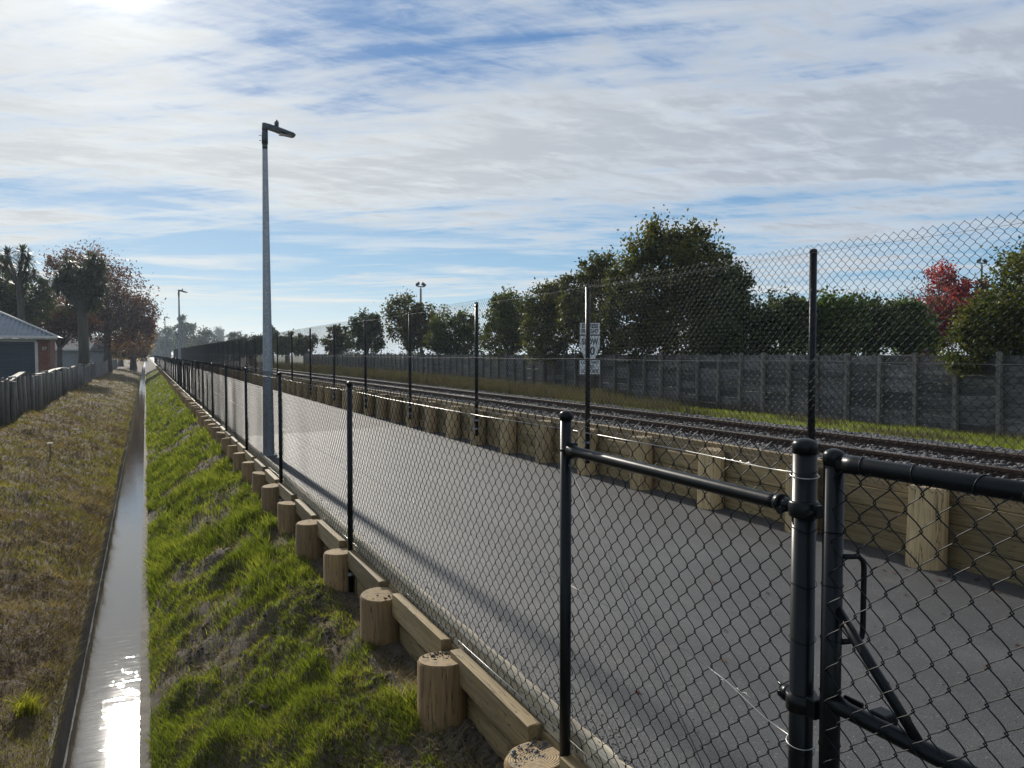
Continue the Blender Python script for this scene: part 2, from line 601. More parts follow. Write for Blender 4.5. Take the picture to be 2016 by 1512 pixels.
M_GRASS = mat_leaf('fresh_grass', ((0.055, 0.080, 0.014), (0.135, 0.170, 0.028), (0.27, 0.28, 0.065)), 0.45, 0.5, 2.6)
M_DRYG = mat_leaf('dry_grass', ((0.065, 0.046, 0.025), (0.16, 0.120, 0.062), (0.33, 0.26, 0.13)), 0.30, 0.6, 1.2)
M_STRAW = mat_leaf('straw', ((0.06, 0.052, 0.032), (0.115, 0.095, 0.058), (0.085, 0.09, 0.045)), 0.2, 0.6, 0.5)
M_BARK = mat_wood('bark', (0.045, 0.038, 0.03), (0.09, 0.078, 0.062), (0.05, 0.05, 0.035), 'z', 0.4)

# ------------------------------------------------------------------ setting: ground, canal, banks
def ylist(y0, y1, s0, grow):
    ys = [y0]; s = s0
    while ys[-1] < y1:
        ys.append(ys[-1] + s)
        if ys[-1] > 3:
            s *= grow
    return ys


def zr(X, Y):
    t = np.clip((X + 0.005) / 1.22, 0, 1)
    base = -1.13 + 0.75 * (t ** 0.9)
    env = np.clip(t * 6, 0, 1) * np.clip((1.32 - X) * 5, 0.3, 1)
    lump = (fbm(X * 3.2, Y * 2.6, 3, 4) - 0.5) * 0.34 + (fbm(X * 11, Y * 9, 9, 3) - 0.5) * 0.09
    return base + lump * env


def zl(X, Y):
    u = -X
    base = np.interp(u, [0.58, 0.66, 1.2, 2.0, 3.0, 3.8], [-1.17, -1.11, -0.95, -0.68, -0.52, -0.50])
    env = np.clip((u - 0.58) * 4, 0.08, 1)
    lump = (fbm(X * 1.5, Y * 0.8, 21, 4) - 0.5) * 0.42 + (fbm(X * 7, Y * 6, 29, 4) - 0.5) * 0.17
    return base + lump * env


def edge_l(Y):      # ragged inner edge of the left bank
    return -0.575 - 0.10 * np.clip(fbm(Y * 1.7, Y * 0 + 3.3, 41, 3) * 2.2 - 0.9, 0, 1)


def strip_z(z):
    return lambda X, Y: np.full_like(X, z)


ysn = ylist(-4, 420, 0.045, 1.012)
grid_mesh('right_bank', list(np.linspace(-0.005, 1.41, 34)), ysn, zr, M_SOILR)
xsl = [-0.580, -0.61] + list(np.linspace(-0.66, -1.9, 24)) + list(np.linspace(-2.0, -3.9, 18))
lb = grid_mesh('left_bank', xsl, ysn, zl, M_SOILL)
# pull the inner edge in and out
me = lb.data
co = np.empty(len(me.vertices) * 3, np.float32); me.vertices.foreach_get('co', co); co = co.reshape(-1, 3)
w = np.clip(1 - (np.abs(co[:, 0]) - 0.60) / 0.35, 0, 1)
co[:, 0] += w * (edge_l(co[:, 1]) + 0.575)
me.vertices.foreach_set('co', co.ravel()); me.update()

grid_mesh('canal_water', [-0.70, -0.06], [-4, 20, 60, 420], strip_z(-1.49), M_WATER)
grid_mesh('canal_bed', [-0.8, 0.2], [-4, 420], strip_z(-1.8), M_SOILR)
cw = MB(); cw.box(-0.080, 0.005, -4, 420, -1.75, -1.135); cw.build('canal_wall_right', M_CONC, kind='structure')
cw = MB(); cw.add([(-.74, -4, -1.75), (-.558, -4, -1.75), (-.592, -4, -1.15), (-.74, -4, -1.15), (-.74, 420, -1.75), (-.558, 420, -1.75), (-.592, 420, -1.15), (-.74, 420, -1.15)], [(0, 1, 2, 3), (7, 6, 5, 4), (1, 5, 6, 2), (2, 6, 7, 3), (3, 7, 4, 0)]); cw.build('canal_wall_left', M_CONC, kind='structure')
# pale glossy strip standing in for the sun glint along both waterlines
M_GLINT = mat_plain('waterline_glint', (0.42, 0.41, 0.38), 0.12, 0, 0.4, 0.3, 60)
for nm, sx, x0 in (('canal_glint_left', 1, -0.572), ('canal_glint_right', -1, -0.080)):
    b = MB(); vs = []; fs = []
    yy = ylist(-4, 200, 0.06, 1.01)
    for i, y in enumerate(yy):
        wd = 0.006 + 0.007 * random.random()
        vs += [(x0, y, -1.478), (x0 + sx * wd, y, -1.484), (x0 + sx * wd * 1.3, y, -1.50)]
        if i:
            a = 3 * i
            fs += [(a - 3, a, a + 1, a - 2), (a - 2, a + 1, a + 2, a - 1)]
    b.add(vs, fs, True); b.build(nm, M_GLINT, kind='structure')

# path: near part and the older part beyond the joint
pts_near = MB(); pts_near.add([(1.43, -4, 0), (4.80, -4, 0), (4.80, 14.4, 0), (1.43, 13.7, 0)], [(0, 1, 2, 3)])
pts_near.build('path', M_ASPH, kind='structure')
pf = MB(); pf.add([(1.43, 13.7, -0.004), (4.80, 14.4, -0.004), (4.80, 420, -0.004), (1.43, 420, -0.004)], [(0, 1, 2, 3)])
pf.build('path_far_section', M_ASPH2, kind='structure')


def zrail(X, Y):
    z = np.interp(X, [4.84, 5.4, 6.5, 8.6, 9.1, 9.8, 12, 15, 17, 60], [0.47, 0.42, 0.29, 0.285, 0.28, 0.12, 0.0, -0.20, -0.22, -0.25])
    amp = np.interp(X, [9.2, 9.8], [0.015, 0.06])
    return z + (fbm(X * 2.5, Y * 1.5, 61, 4) - 0.5) * amp * 2


ysr = ylist(-4, 420, 0.3, 1.02)
grid_mesh('ballast_bed', list(np.linspace(4.84, 9.4, 26)), ysr, lambda X, Y: zrail(X, Y) - 0.02, M_BALLAST)
grid_mesh('rail_verge', list(np.linspace(9.4, 17, 20)) + [30, 60, 150, 700], ysr, zrail, M_GROUND)
grid_mesh('ground_left', [-700, -150, -60, -20, -10, -6, -3.9], ysr, lambda X, Y: -0.5 + 0 * X, M_GROUND)
grid_mesh('ground', [-1400, 0, 1400], [420, 1000, 2500], strip_z(-0.25), M_GROUND)


# ------------------------------------------------------------------ stones, grass (stuff)
rng = np.random.default_rng(5)
ICO = np.array([(0, 0, 1), (.894, 0, .447), (.276, .851, .447), (-.724, .526, .447), (-.724, -.526, .447), (.276, -.851, .447),
                (.724, .526, -.447), (-.276, .851, -.447), (-.894, 0, -.447), (-.276, -.851, -.447), (.724, -.526, -.447), (0, 0, -1)])
ICF = np.array([(0, 1, 2), (0, 2, 3), (0, 3, 4), (0, 4, 5), (0, 5, 1), (1, 6, 2), (2, 7, 3), (3, 8, 4), (4, 9, 5), (5, 10, 1),
                (2, 6, 7), (3, 7, 8), (4, 8, 9), (5, 9, 10), (1, 10, 6), (6, 11, 7), (7, 11, 8), (8, 11, 9), (9, 11, 10), (10, 11, 6)])


def stones(name, P, size, mat, parent=None, kind='stuff', flat=0.75):
    n = len(P)
    s = size * rng.uniform(0.6, 1.35, n)
    V = ICO[None] * rng.uniform(0.6, 1.15, (n, 12, 1)) * s[:, None, None] * np.stack([rng.uniform(.8, 1.3, n), rng.uniform(.8, 1.3, n), np.full(n, flat)], -1)[:, None]
    a = rng.uniform(0, 6.28, n); c, q = np.cos(a)[:, None], np.sin(a)[:, None]
    X = V[..., 0] * c - V[..., 1] * q; Y = V[..., 0] * q + V[..., 1] * c
    V = np.stack([X, Y, V[..., 2]], -1) + P[:, None]
    Fc = (ICF[None] + np.arange(n)[:, None, None] * 12).reshape(-1, 3)
    return link(name, np_mesh(name, V.reshape(-1, 3), Fc), parent, mat=mat, kind=kind)


def blades(name, P, h, w, mat, lean=0.4, windv=(0, 0), kind='stuff', parent=None, three=True):
    n = len(P)
    h = h * rng.uniform(0.5, 1.25, n); w = w * rng.uniform(0.7, 1.3, n)
    a = rng.uniform(0, 6.28, n)
    d = np.stack([np.cos(a), np.sin(a), np.zeros(n)], -1)
    b = rng.uniform(0, 6.28, n)
    ln = lean * rng.uniform(0.2, 1.2, n) * h
    L = np.stack([np.cos(b) * ln + windv[0] * h, np.sin(b) * ln + windv[1] * h, np.zeros(n)], -1)
    up = np.array([0, 0, 1.0])
    p0 = P - d * w[:, None] / 2; p1 = P + d * w[:, None] / 2
    mid = P + L * 0.35 + up * h[:, None] * 0.55
    tip = P + L + up * h[:, None] * 0.95
    if three:
        V = np.stack([p0, p1, mid + d * w[:, None] * .38, mid - d * w[:, None] * .38, tip], 1).reshape(-1, 3)
        i = np.arange(n)[:, None, None] * 5
        Fc = (np.array([(0, 1, 2), (0, 2, 3), (3, 2, 4)])[None] + i).reshape(-1, 3)
    else:
        V = np.stack([p0, p1, tip], 1).reshape(-1, 3)
        Fc = (np.arange(n)[:, None] * 3 + np.array([0, 1, 2])[None])
    return link(name, np_mesh(name, V, Fc), parent, mat=mat, kind=kind)


def sample_y(n, y0, y1, p=1.4):
    u = rng.random(n); k = 1 - p
    return (y0 ** k + u * (y1 ** k - y0 ** k)) ** (1 / k)


# ballast
n = 26000
Y = sample_y(n, 3.0, 42, 1.25)
sel = rng.random(n)
X = np.where(sel < 0.52, rng.uniform(4.86, 6.95, n), np.where(sel < 0.68, rng.uniform(6.95, 8.5, n), rng.uniform(8.5, 9.3, n)))
P = np.stack([X, Y, zrail(X, Y) + rng.uniform(-0.012, 0.018, n)], -1)
stones('ballast_gravel', P, 0.026, M_BALLAST)

# right bank grass: patchy, thick near the top, bare clods between
n = 170000
Y = sample_y(n, 1.6, 95, 1.55); X = rng.uniform(-0.01, 1.24, n)
dens = fbm(X * 1.9, Y * 1.3, 77, 4)
keep = (dens + 0.12 * (rng.random(n) - .5)) > 0.375
keep &= ~((X > 1.0) & (fbm(X * 5, Y * 2.1, 78, 2) > 0.62) & (Y < 8))
keep |= rng.random(n) < 0.04
X, Y = X[keep], Y[keep]
sc = np.clip(Y / 6, 0.75, 4.5)
hh = (0.05 + 0.075 * np.clip((fbm(X * 2.3, Y * 1.7, 79, 3) - 0.35) * 3, 0, 1)) * np.clip(sc, 0.9, 1.5) * 0.8
blades('grass', np.stack([X, Y, zr(X, Y) - 0.005], -1), hh, 0.0058 * sc, M_GRASS, 0.65, (-0.25, -0.15))
# dry thatch on the right bank
n = 52000
Y = sample_y(n, 1.6, 40, 1.6); X = rng.uniform(0.04, 1.3, n)
blades('dead_grass', np.stack([X, Y, zr(X, Y) - 0.003], -1), 0.05, 0.006 * np.clip(Y / 6, .8, 3), M_DRYG, 2.0, three=False)
# clods beside the poles
n = 9000
Y = sample_y(n, 1.8, 18, 1.3); X = np.where(rng.random(n) < .55, rng.uniform(0.95, 1.38, n), rng.uniform(0.1, 1.3, n))
k = fbm(X * 3.1, Y * 2.2, 83, 3) > 0.47
X, Y = X[k], Y[k]
stones('soil_clods', np.stack([X, Y, zr(X, Y)], -1), rng.uniform(0.005, 0.022, len(X)) * np.where(rng.random(len(X)) < .05, 1.8, 1), M_SOILR)

# left bank: mown, mostly dry thatch with green tufts
n = 210000
Y = sample_y(n, 1.6, 110, 1.45); u = rng.random(n) ** 1.25; X = -0.585 - 3.1 * u
sc = np.clip(Y / 5, 0.7, 6)
P = np.stack([X, Y, zl(X, Y) - 0.004], -1)
greenm = fbm(X * 1.4, Y * 0.9, 91, 4)
g = greenm + 0.16 * (rng.random(n) - .5) + np.interp(Y, [4, 12, 25], [-0.10, -0.02, 0.045]) > 0.55
blades('thatch', P[~g], 0.036 * np.clip(sc[~g], 1, 2.4), 0.0052 * sc[~g], M_DRYG, 2.0, (0, -0.2), three=False)
blades('mown_grass', P[g], 0.034 * np.clip(sc[g], 1, 2.2), 0.0050 * sc[g], mat_leaf('mown_grass', ((0.07, 0.070, 0.022), (0.14, 0.128, 0.038), (0.26, 0.225, 0.080)), 0.4, 0.5, 1.5), 0.9, three=False)

# verge beyond the rails
n = 60000
Y = sample_y(n, 5, 75, 1.3); X = 9.25 + 5.6 * rng.random(n) ** 1.2
dry = fbm(X * 0.8, Y * 0.35, 95, 3) + np.interp(Y, [12, 24], [-0.16, 0.14]) > 0.5
P = np.stack([X, Y, zrail(X, Y) - 0.01], -1)
scv = np.clip(Y / 10, 0.8, 3)
blades('verge_grass', P[~dry], 0.09, 0.008 * scv[~dry], M_GRASS, 0.5)
blades('tall_dry_grass', P[dry], np.interp(P[dry][:, 1], [10, 22, 60], [0.18, 0.45, 0.7]), 0.007 * scv[dry], M_STRAW, 0.35)

# ------------------------------------------------------------------ chain link
def tube_strips(paths, r, ns=3):
    """paths: (n, m, 3) polylines -> one mesh of thin tubes"""
    n, m, _ = paths.shape
    t = np.empty_like(paths)
    t[:, 1:-1] = paths[:, 2:] - paths[:, :-2]
    t[:, 0] = paths[:, 1] - paths[:, 0]; t[:, -1] = paths[:, -1] - paths[:, -2]
    t /= np.linalg.norm(t, axis=-1, keepdims=True) + 1e-12
    ref = np.array([1.0, 0.05, 0.02])
    a = np.cross(t, ref); a /= np.linalg.norm(a, axis=-1, keepdims=True) + 1e-12
    b = np.cross(a, t)
    V = np.stack([paths + (a * math.cos(2 * math.pi * k / ns) + b * math.sin(2 * math.pi * k / ns)) * r for k in range(ns)], 2)
    idx = np.arange(n * m * ns).reshape(n, m, ns)
    nx = np.roll(idx, -1, axis=2)
    Fq = np.stack([idx[:, :-1], nx[:, :-1], nx[:, 1:], idx[:, 1:]], -1).reshape(-1, 4)
    return V.reshape(-1, 3), Fq


def link_mesh(name, W, z0, z1, lod=0, pitch=0.035, r=0.0017, seed=0):
    """woven panel in the YZ plane, from y=0 to y=W"""
    g = np.random.default_rng(seed)
    nc = max(2, int(round(W / pitch))); p = W / nc
    nk = int(round((z1 - z0) / pitch)); ph = (z1 - z0) / nk
    sub = 4 if lod == 0 else 1
    m = nk * sub + 1
    paths = np.empty((nc, m, 3))
    k = np.arange(m) / sub
    kk = np.floor(k); fr = k - kk
    tri = np.where(kk % 2 == 0, fr, 1 - fr)         # 0..1..0
    ov = 0.0035 if lod == 0 else 0.0
    for i in range(nc):
        q = tri if i % 2 == 0 else 1 - tri
        # rounded corners: strand is a touch curved
        qq = q
        if sub > 1:
            qq = 0.5 - 0.5 * np.cos(np.pi * q); qq = 0.35 * qq + 0.65 * q
        y = i * p - ov + qq * (p + 2 * ov)
        dirn = np.where(kk % 2 == 0, 1, -1) * (1 if i % 2 == 0 else -1)
        x = np.sin(np.pi * fr) * 0.0035 * dirn if sub > 1 else 0 * k
        paths[i, :, 0] = x
        paths[i, :, 1] = y
        paths[i, :, 2] = z0 + k * ph
    # gentle weave irregularity
    dz = (vnoise(paths[..., 1] * 6, paths[..., 2] * 6, 5 + seed) - .5) * 0.006
    dx = (vnoise(paths[..., 1] * 1.3, paths[..., 2] * 1.6, 8 + seed) - .5) * 0.02
    paths[..., 2] += dz; paths[..., 0] += dx
    V, Fq = tube_strips(paths, r)
    return np_mesh(name, V, Fq, True)


def cap_post(r, z0, z1, capr=1.12, n=14):
    b = MB()
    b.tube([(0, 0, z0), (0, 0, z1 - 0.03)], r, n)
    c = MB()
    rc = r * capr
    c.tube([(0, 0, z1 - 0.032), (0, 0, z1 - 0.010), (0, 0, z1 - 0.003), (0, 0, z1 + 0.002)], [rc, rc, rc * .8, rc * .3], n)
    return b.mesh('post'), c.mesh('cap')


def clamp_mesh(r, side):
    b = MB()
    b.tube([(0, 0, -0.012), (0, 0, 0.012)], r + 0.003, 12, False)
    b.box(-r - 0.028, -r - 0.001, side * r * .6, side * (r * .6 + 0.004 if side > 0 else r * .6 + 0.004), -0.014, 0.014)
    b.box(r + 0.001, r + 0.028, side * r * .6, side * (r * .6 + 0.004), -0.014, 0.014)
    return b.mesh('clamp')


# ---- low fence beside the path
FX = 1.362
LOWZ0, LOWZ1 = -0.045, 1.195
S = 3.25
low = thing('low_chain_link_fence', 'low black chain link fence on the ditch side of the path', 'fence', (FX, 0, 0))
pm, cm = cap_post(0.0205, -0.41, 1.205)
pmf, cmf = cap_post(0.0205, -0.05, 1.205, n=8)
clm = clamp_mesh(0.0205, 1)
bp = MB(); bp.box(-0.05, 0.05, -0.02, 0.05, -0.006, 0.0); bp.box(-0.05, 0.05, 0.044, 0.05, -0.035, -0.006); bpm = bp.mesh('base_plate')
mesh_near = [link_mesh('mesh_panel', S, LOWZ0, LOWZ1, 0, seed=s) for s in (1, 2)]
mesh_far = link_mesh('mesh_panel', S, LOWZ0, LOWZ1, 1, seed=3)
for me in mesh_near + [mesh_far]:
    me.materials.append(M_WIRE)
mesh_vfar = link_mesh('mesh_panel', S, LOWZ0, LOWZ1, 1, r=0.0029, seed=3); mesh_vfar.materials.append(M_WIRE)
NL = 46
for k in range(NL):
    y = 2.385 + S * k
    near = k < 8
    lean = (random.uniform(-.004, .004), random.uniform(-.004, .004), 0) if k else (0, 0, 0)
    po = link('post', pm if near else pmf, low, (0, y, 0), lean, M_BLACK)
    link('cap', cm if near else cmf, po, mat=M_BLACK)
    if near:
        for zc in (-0.13, -0.24):
            link('clamp', clm, po, (0, 0, zc), mat=M_GALV)
        link('base_plate', bpm, po, (0, 0, -0.39), mat=M_GALV)
    if k < NL - 1:
        link('mesh_panel', mesh_near[k % 2] if k < 7 else (mesh_far if k < 10 else mesh_vfar), low, (0.0225, y, 0), kind='stuff')
# straining wires
for z, r in ((1.135, 0.0016), (0.565, 0.0013), (-0.012, 0.0016)):
    b = MB(); pts = []
    for k in range(NL - 1):
        y = 2.385 + S * k
        for t in (0, .25, .5, .75):
            pts.append((0.0235, y + S * t, z - 0.010 * math.sin(math.pi * t) * (1 + random.random() * .3)))
    b.tube(pts, r, 5); b.build('strain_wire', M_CABLE, low)

# ---- gate post, brace rail, short panel and gate
gp_m, gc_m = cap_post(0.0270, -0.4, 1.215, 1.05, 24)
GPY = 1.28
gpo = link('gate_post', gp_m, low, (0, GPY, 0), mat=M_BLACK)
link('cap', gc_m, gpo, mat=M_BLACK)
link('mesh_panel', link_mesh('mesh_panel', 2.40 - GPY - 0.03, LOWZ0, LOWZ1, 0, seed=5), low, (0.0225, GPY + 0.02, 0), mat=M_WIRE, kind='stuff')
b = MB()
b.tube([(0, GPY + .075, 1.055), (0, GPY + .10, 1.055), (0, 2.28, 1.065), (0, 2.31, 1.065), (0, 2.345, 1.066)], [0.0185, 0.0185, 0.0185, 0.020, 0.026], 18)
b.build('brace_rail', M_BLACK, low)
b = MB()
b.box(-0.006, 0.020, 2.335, 2.39, 1.038, 1.094, bev=0.003)
b.tube([(0.0, 2.36, 1.066), (-0.030, 2.372, 1.066)], 0.006, 8)
b.build('brace_bracket', M_BLACK, low)
b = MB()
b.tube([(0, GPY, 1.035), (0, GPY, 1.040), (0, GPY, 1.068), (0, GPY, 1.073)], [0.031, 0.0345, 0.0345, 0.031], 20)
b.tube([(0, GPY + .025, 1.055), (0, GPY + .050, 1.055), (0, GPY + .066, 1.055)], [0.017, 0.015, 0.019], 14)
b.tube([(0, GPY + .064, 1.055), (0, GPY + .080, 1.055)], 0.0215, 16)
b.tube([(-0.026, GPY + .045, 1.045), (0.02, GPY + .045, 1.045)], 0.006, 8)
b.tube([(-0.032, GPY + .045, 1.045), (-0.026, GPY + .045, 1.045)], 0.010, 6)
b.tube([(0.02, GPY - .036, 1.052), (-0.025, GPY - .036, 1.052)], 0.006, 8)
b.box(-0.010, 0.010, GPY - .045, GPY - .026, 1.040, 1.068)
b.build('rail_collar', M_BLACK, low)
# diagonal brace wire and wires wrapped round the gate post
b = MB(); b.tube([(0.0, 2.37, 1.02), (0.0, GPY + .04, -0.02)], 0.0017, 6); b.build('brace_wire', M_DULL, low)
b = MB()
for z, dz in ((1.135, 0.0), (0.565, -0.055)):
    rr = 0.0315; pts = []
    for i in range(19):
        a = R(100 + i * 19)
        pts.append((rr * math.cos(a), GPY + rr * math.sin(a), z + dz - 0.012 * math.sin(i / 18 * math.pi) + 0.010 * (i / 18)))
    pts = [(0.018, GPY + .45, z), (0.002, GPY + .25, z + dz * .3), (-0.016, GPY + .10, z + dz * .75)] + pts
    b.tube(pts, 0.0014, 6)
    tw = [(0.004 + 0.003 * math.cos(i * 1.7), GPY + .28 - i * 0.008, z + dz * .4 + 0.003 * math.sin(i * 1.7)) for i in range(16)]
    b.tube(tw, 0.0013, 5)
b.tube([(0.0235, GPY + 0.05, -0.012), (0.0235, 2.385, -0.012)], 0.0015, 5)
b.tube([(0.018, GPY + .45, 1.135), (0.0235, 2.385, 1.135)], 0.0015, 5)
b.tube([(0.016, GPY + .45, .565), (0.0235, 2.385, .565)], 0.0013, 5)
b.build('tie_wire', M_CABLE, low, kind='stuff')
b = MB()
for i in range(9):
    z = 0.10 + i * 0.13
    rr = 0.0305; a0 = random.uniform(0, 6)
    b.tube([(rr * math.cos(R(a)), GPY + rr * math.sin(R(a)), z + 0.004 * math.sin(R(a * 2) + a0)) for a in range(60, 400, 20)], 0.0009, 4)
b.build('clip_wire', M_WIRE, low, kind='stuff')
# hinge collar
b = MB()
b.tube([(0, GPY, 0.585), (0, GPY, 0.625)], 0.034, 20)
b.box(-0.016, 0.016, GPY - 0.055, GPY - 0.025, 0.582, 0.628, bev=0.003)
b.tube([(0, GPY + 0.03, 0.605), (0, GPY + .05, 0.605)], 0.020, 10)
b.tube([(-0.02, GPY + .048, 0.605), (0.02, GPY + .048, 0.605)], 0.007, 8)
b.tube([(0, GPY + .046, 0.612), (0, GPY + .07, 0.620)], 0.004, 6)
b.build('latch_collar', M_BLACK, low)

gate = thing('chain_link_gate', 'black tubular chain link gate at the right edge beside the thick gate post', 'gate', (FX, 1.197, 0))
GW = 1.02
sm_, sc_ = cap_post(0.022, 0.06, 1.20, 1.06, 20)
for yy in (0, -GW):
    st = link('stile', sm_, gate, (0, yy, 0), mat=M_BLACK); link('cap', sc_, st, mat=M_BLACK)
b = MB(); b.tube([(0, -0.018, 1.172), (0, -0.06, 1.172), (0, -0.075, 1.172), (0, -GW + .02, 1.172)], [0.020, 0.021, 0.0185, 0.0185], 18); b.build('top_rail', M_BLACK, gate)
b = MB(); b.tube([(0, -0.0, 0.64), (0, -0.05, 0.635), (0, -GW + .02, 0.63)], [0.022, 0.018, 0.0165], 16); b.build('middle_rail', M_BLACK, gate)
b = MB(); b.tube([(0, -0.02, 0.09), (0, -GW + .02, 0.09)], 0.0165, 16); b.build('bottom_rail', M_BLACK, gate)
b = MB(); b.tube([(0.0, -0.015, 0.85), (0.0, -0.215, 0.645)], 0.0105, 12); b.build('brace', M_BLACK, gate)
b = MB()
ck = []
for p_ in [(0.012, -0.018, 0.965), (0.045, -0.030, 0.965), (0.055, -0.034, 0.955), (0.057, -0.035, 0.94), (0.057, -0.035, 0.80), (0.055, -0.034, 0.785), (0.045, -0.030, 0.777), (0.012, -0.018, 0.775)]:
    ck.append(p_)
b.tube(ck, 0.0062, 10); b.build('handle', M_BLACK, gate)
b = MB()
b.box(0.012, 0.05, 0.024, 0.030, 0.60, 0.66)
b.box(0.02, 0.028, -0.065, -0.018, 0.615, 0.655, bev=0.002)
b.box(0.012, 0.05, -0.13, -0.09, 0.615, 0.655, bev=0.003)
b.tube([(0.034, 0.05, 0.62), (0.034, -0.12, 0.625)], 0.007, 8)
b.build('latch', M_BLACK, gate)
gm = link_mesh('mesh_panel', GW - 0.03, 0.085, 1.172, 0, seed=11)
link('mesh_panel', gm, gate, (-0.022, -GW + 0.02, 0), mat=M_WIRE, kind='stuff')
b = MB()
for i in range(9):
    y = -0.10 - i * 0.105 + random.uniform(-.02, .02)
    tilt = random.uniform(-.012, .02)
    b.tube([(0.020 * math.cos(R(a)), y + tilt * (a - 200) / 200 * 1.2, 1.172 + 0.020 * math.sin(R(a))) for a in range(20, 380, 20)], 0.0013, 5)
for i in range(7):
    z = 0.30 + i * 0.12
    b.tube([(0.0232 * math.cos(R(a)), 0.0232 * math.sin(R(a)), z + random.uniform(-.002, .002)) for a in range(90, 400, 20)], 0.0011, 4)
for i in range(4):
    y = -.04 - i * .05; z = .825 - i * .05
    b.tube([(0.012 * math.cos(R(a)), y + .004 * math.sin(R(a)), z + .013 * math.sin(R(a))) for a in range(0, 380, 30)], 0.0011, 4)
b.build('tie_wire', M_WIRE, gate, kind='stuff')

# ---- low retaining wall (ditch side): poles, walers, boards
def pole_mesh(r, z0, z1, tilt=0.0, n=22, rag=0.006, seed=0):
    g = random.Random(seed)
    b = MB()
    vs = []; fs = []
    zs = [z0, z1 - 0.012, z1]
    rr = [r * 1.04, r, r - 0.008]
    ph = g.uniform(0, 6)
    for j, z in enumerate(zs):
        for k in range(n):
            a = 2 * math.pi * k / n
            q = rr[j] * (1 + 0.025 * math.sin(2 * a + ph) + 0.012 * math.sin(5 * a + ph * 2))
            vs.append((q * math.cos(a), q * math.sin(a), z + (tilt * math.sin(a + ph) * r if j else 0)))
    for j in range(2):
        for k in range(n):
            k2 = (k + 1) % n
            fs.append((j * n + k, j * n + k2, (j + 1) * n + k2, (j + 1) * n + k))
    b.add(vs, fs, True)
    top = MB()
    tv = [(0, 0, z1)] + vs[2 * n:]
    top.add([(x, y, z + 0.001) for x, y, z in tv], [(0, 1 + k, 1 + (k + 1) % n) for k in range(n)], False)
    return b.mesh('pole'), top.mesh('cut_top')


lw = thing('low_retaining_wall', 'low timber pole retaining wall between the grassy bank and the path', 'retaining wall')
PX = 1.308
PY = lambda k: {-1: 1.40, 0: 2.50, 1: 3.49, 2: 4.62}.get(k, 2.385 + S / 3 * k + 0.13)
lp = [pole_mesh(0.129, -1.0, -0.03, random.uniform(.02, .13), seed=s) for s in range(5)]
for q in lp:
    q[1].materials.append(M_END)
NP = 100
for k in range(-1, NP):
    y = PY(k)
    pmx, tmx = lp[k % 5]
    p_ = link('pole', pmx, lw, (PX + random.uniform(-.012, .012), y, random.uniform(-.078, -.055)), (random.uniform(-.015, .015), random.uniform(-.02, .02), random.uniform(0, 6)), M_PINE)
    p_.data.materials[0] = M_PINE
    if k < 40:
        link('cut_top', tmx, p_)
    if k in (0, 1, 2):
        gg = np.random.default_rng(k + 3)
        m_ = (220, 170, 40)[k]
        a = gg.uniform(0, 6.28, m_); rr = 0.105 * gg.random(m_) ** .5
        sz = gg.uniform(.002, .006, m_) * np.where(gg.random(m_) < .08, 2.2, 1)
        stones('grit', np.stack([rr * np.cos(a), rr * np.sin(a), np.full(m_, -0.03)], -1), sz, (M_BALLAST if k == 0 else M_SOILR), p_)
wm = MB(); wm.box(0, 0.056, 0.115, S / 3 - 0.12, -0.17, -0.03, jit=0.003, bev=0.004); wmm = wm.mesh('waler')
wmm2 = MB().box(0, 0.056, 0.115, S / 3 - 0.115, -0.165, -0.032, jit=0.004, bev=0.004).mesh('waler')
for k in range(-1, NP - 1):
    link('waler', wmm if k % 2 else wmm2, lw, (1.334, PY(k) + 0.012, random.uniform(-.022, -.014)), mat=M_PINEB)
brd = [MB().box(0, 0.045, 0.004, S - 0.004, -0.095, 0.095, jit=0.003, bev=0.004).mesh('board') for _ in range(3)]
for k in range(-1, 34):
    for j in range(3):
        o = link('board', brd[(k + j) % 3], lw, (1.393 + random.uniform(-.002, .002), 2.33 + S * k, -0.115 - 0.195 * j - 0.06), mat=M_PINEB)
# edging timber with painted-in sunlight, proud of the asphalt, a bit rough on top
for k in range(-1, 34):
    b = MB(); vs = []; fs = []
    g = random.Random(k); m_ = 40 if k < 5 else 8
    for i in range(m_ + 1):
        y = 0.003 + (S - 0.006) * i / m_
        j1 = g.uniform(-.002, .002); j2 = g.uniform(-.005, .003)
        vs += [(0, y, -0.08), (0, y, 0.010 + j1), (0.052 + j2, y, 0.014 + j1 + j2 * .4), (0.048 + j2, y, -0.08)]
        if i:
            a = 4 * i
            for q in range(3):
                fs.append((a - 4 + q, a - 3 + q, a + 1 + q, a + q))
    fs = [tuple(reversed(f)) for f in fs]
    fs += [(0, 1, 2, 3)]; a = 4 * m_; fs += [(a + 3, a + 2, a + 1, a)]
    b.add(vs, fs)
    b.build('edging', M_CAP, lw, (1.406, 2.33 + S * k, 0.0))

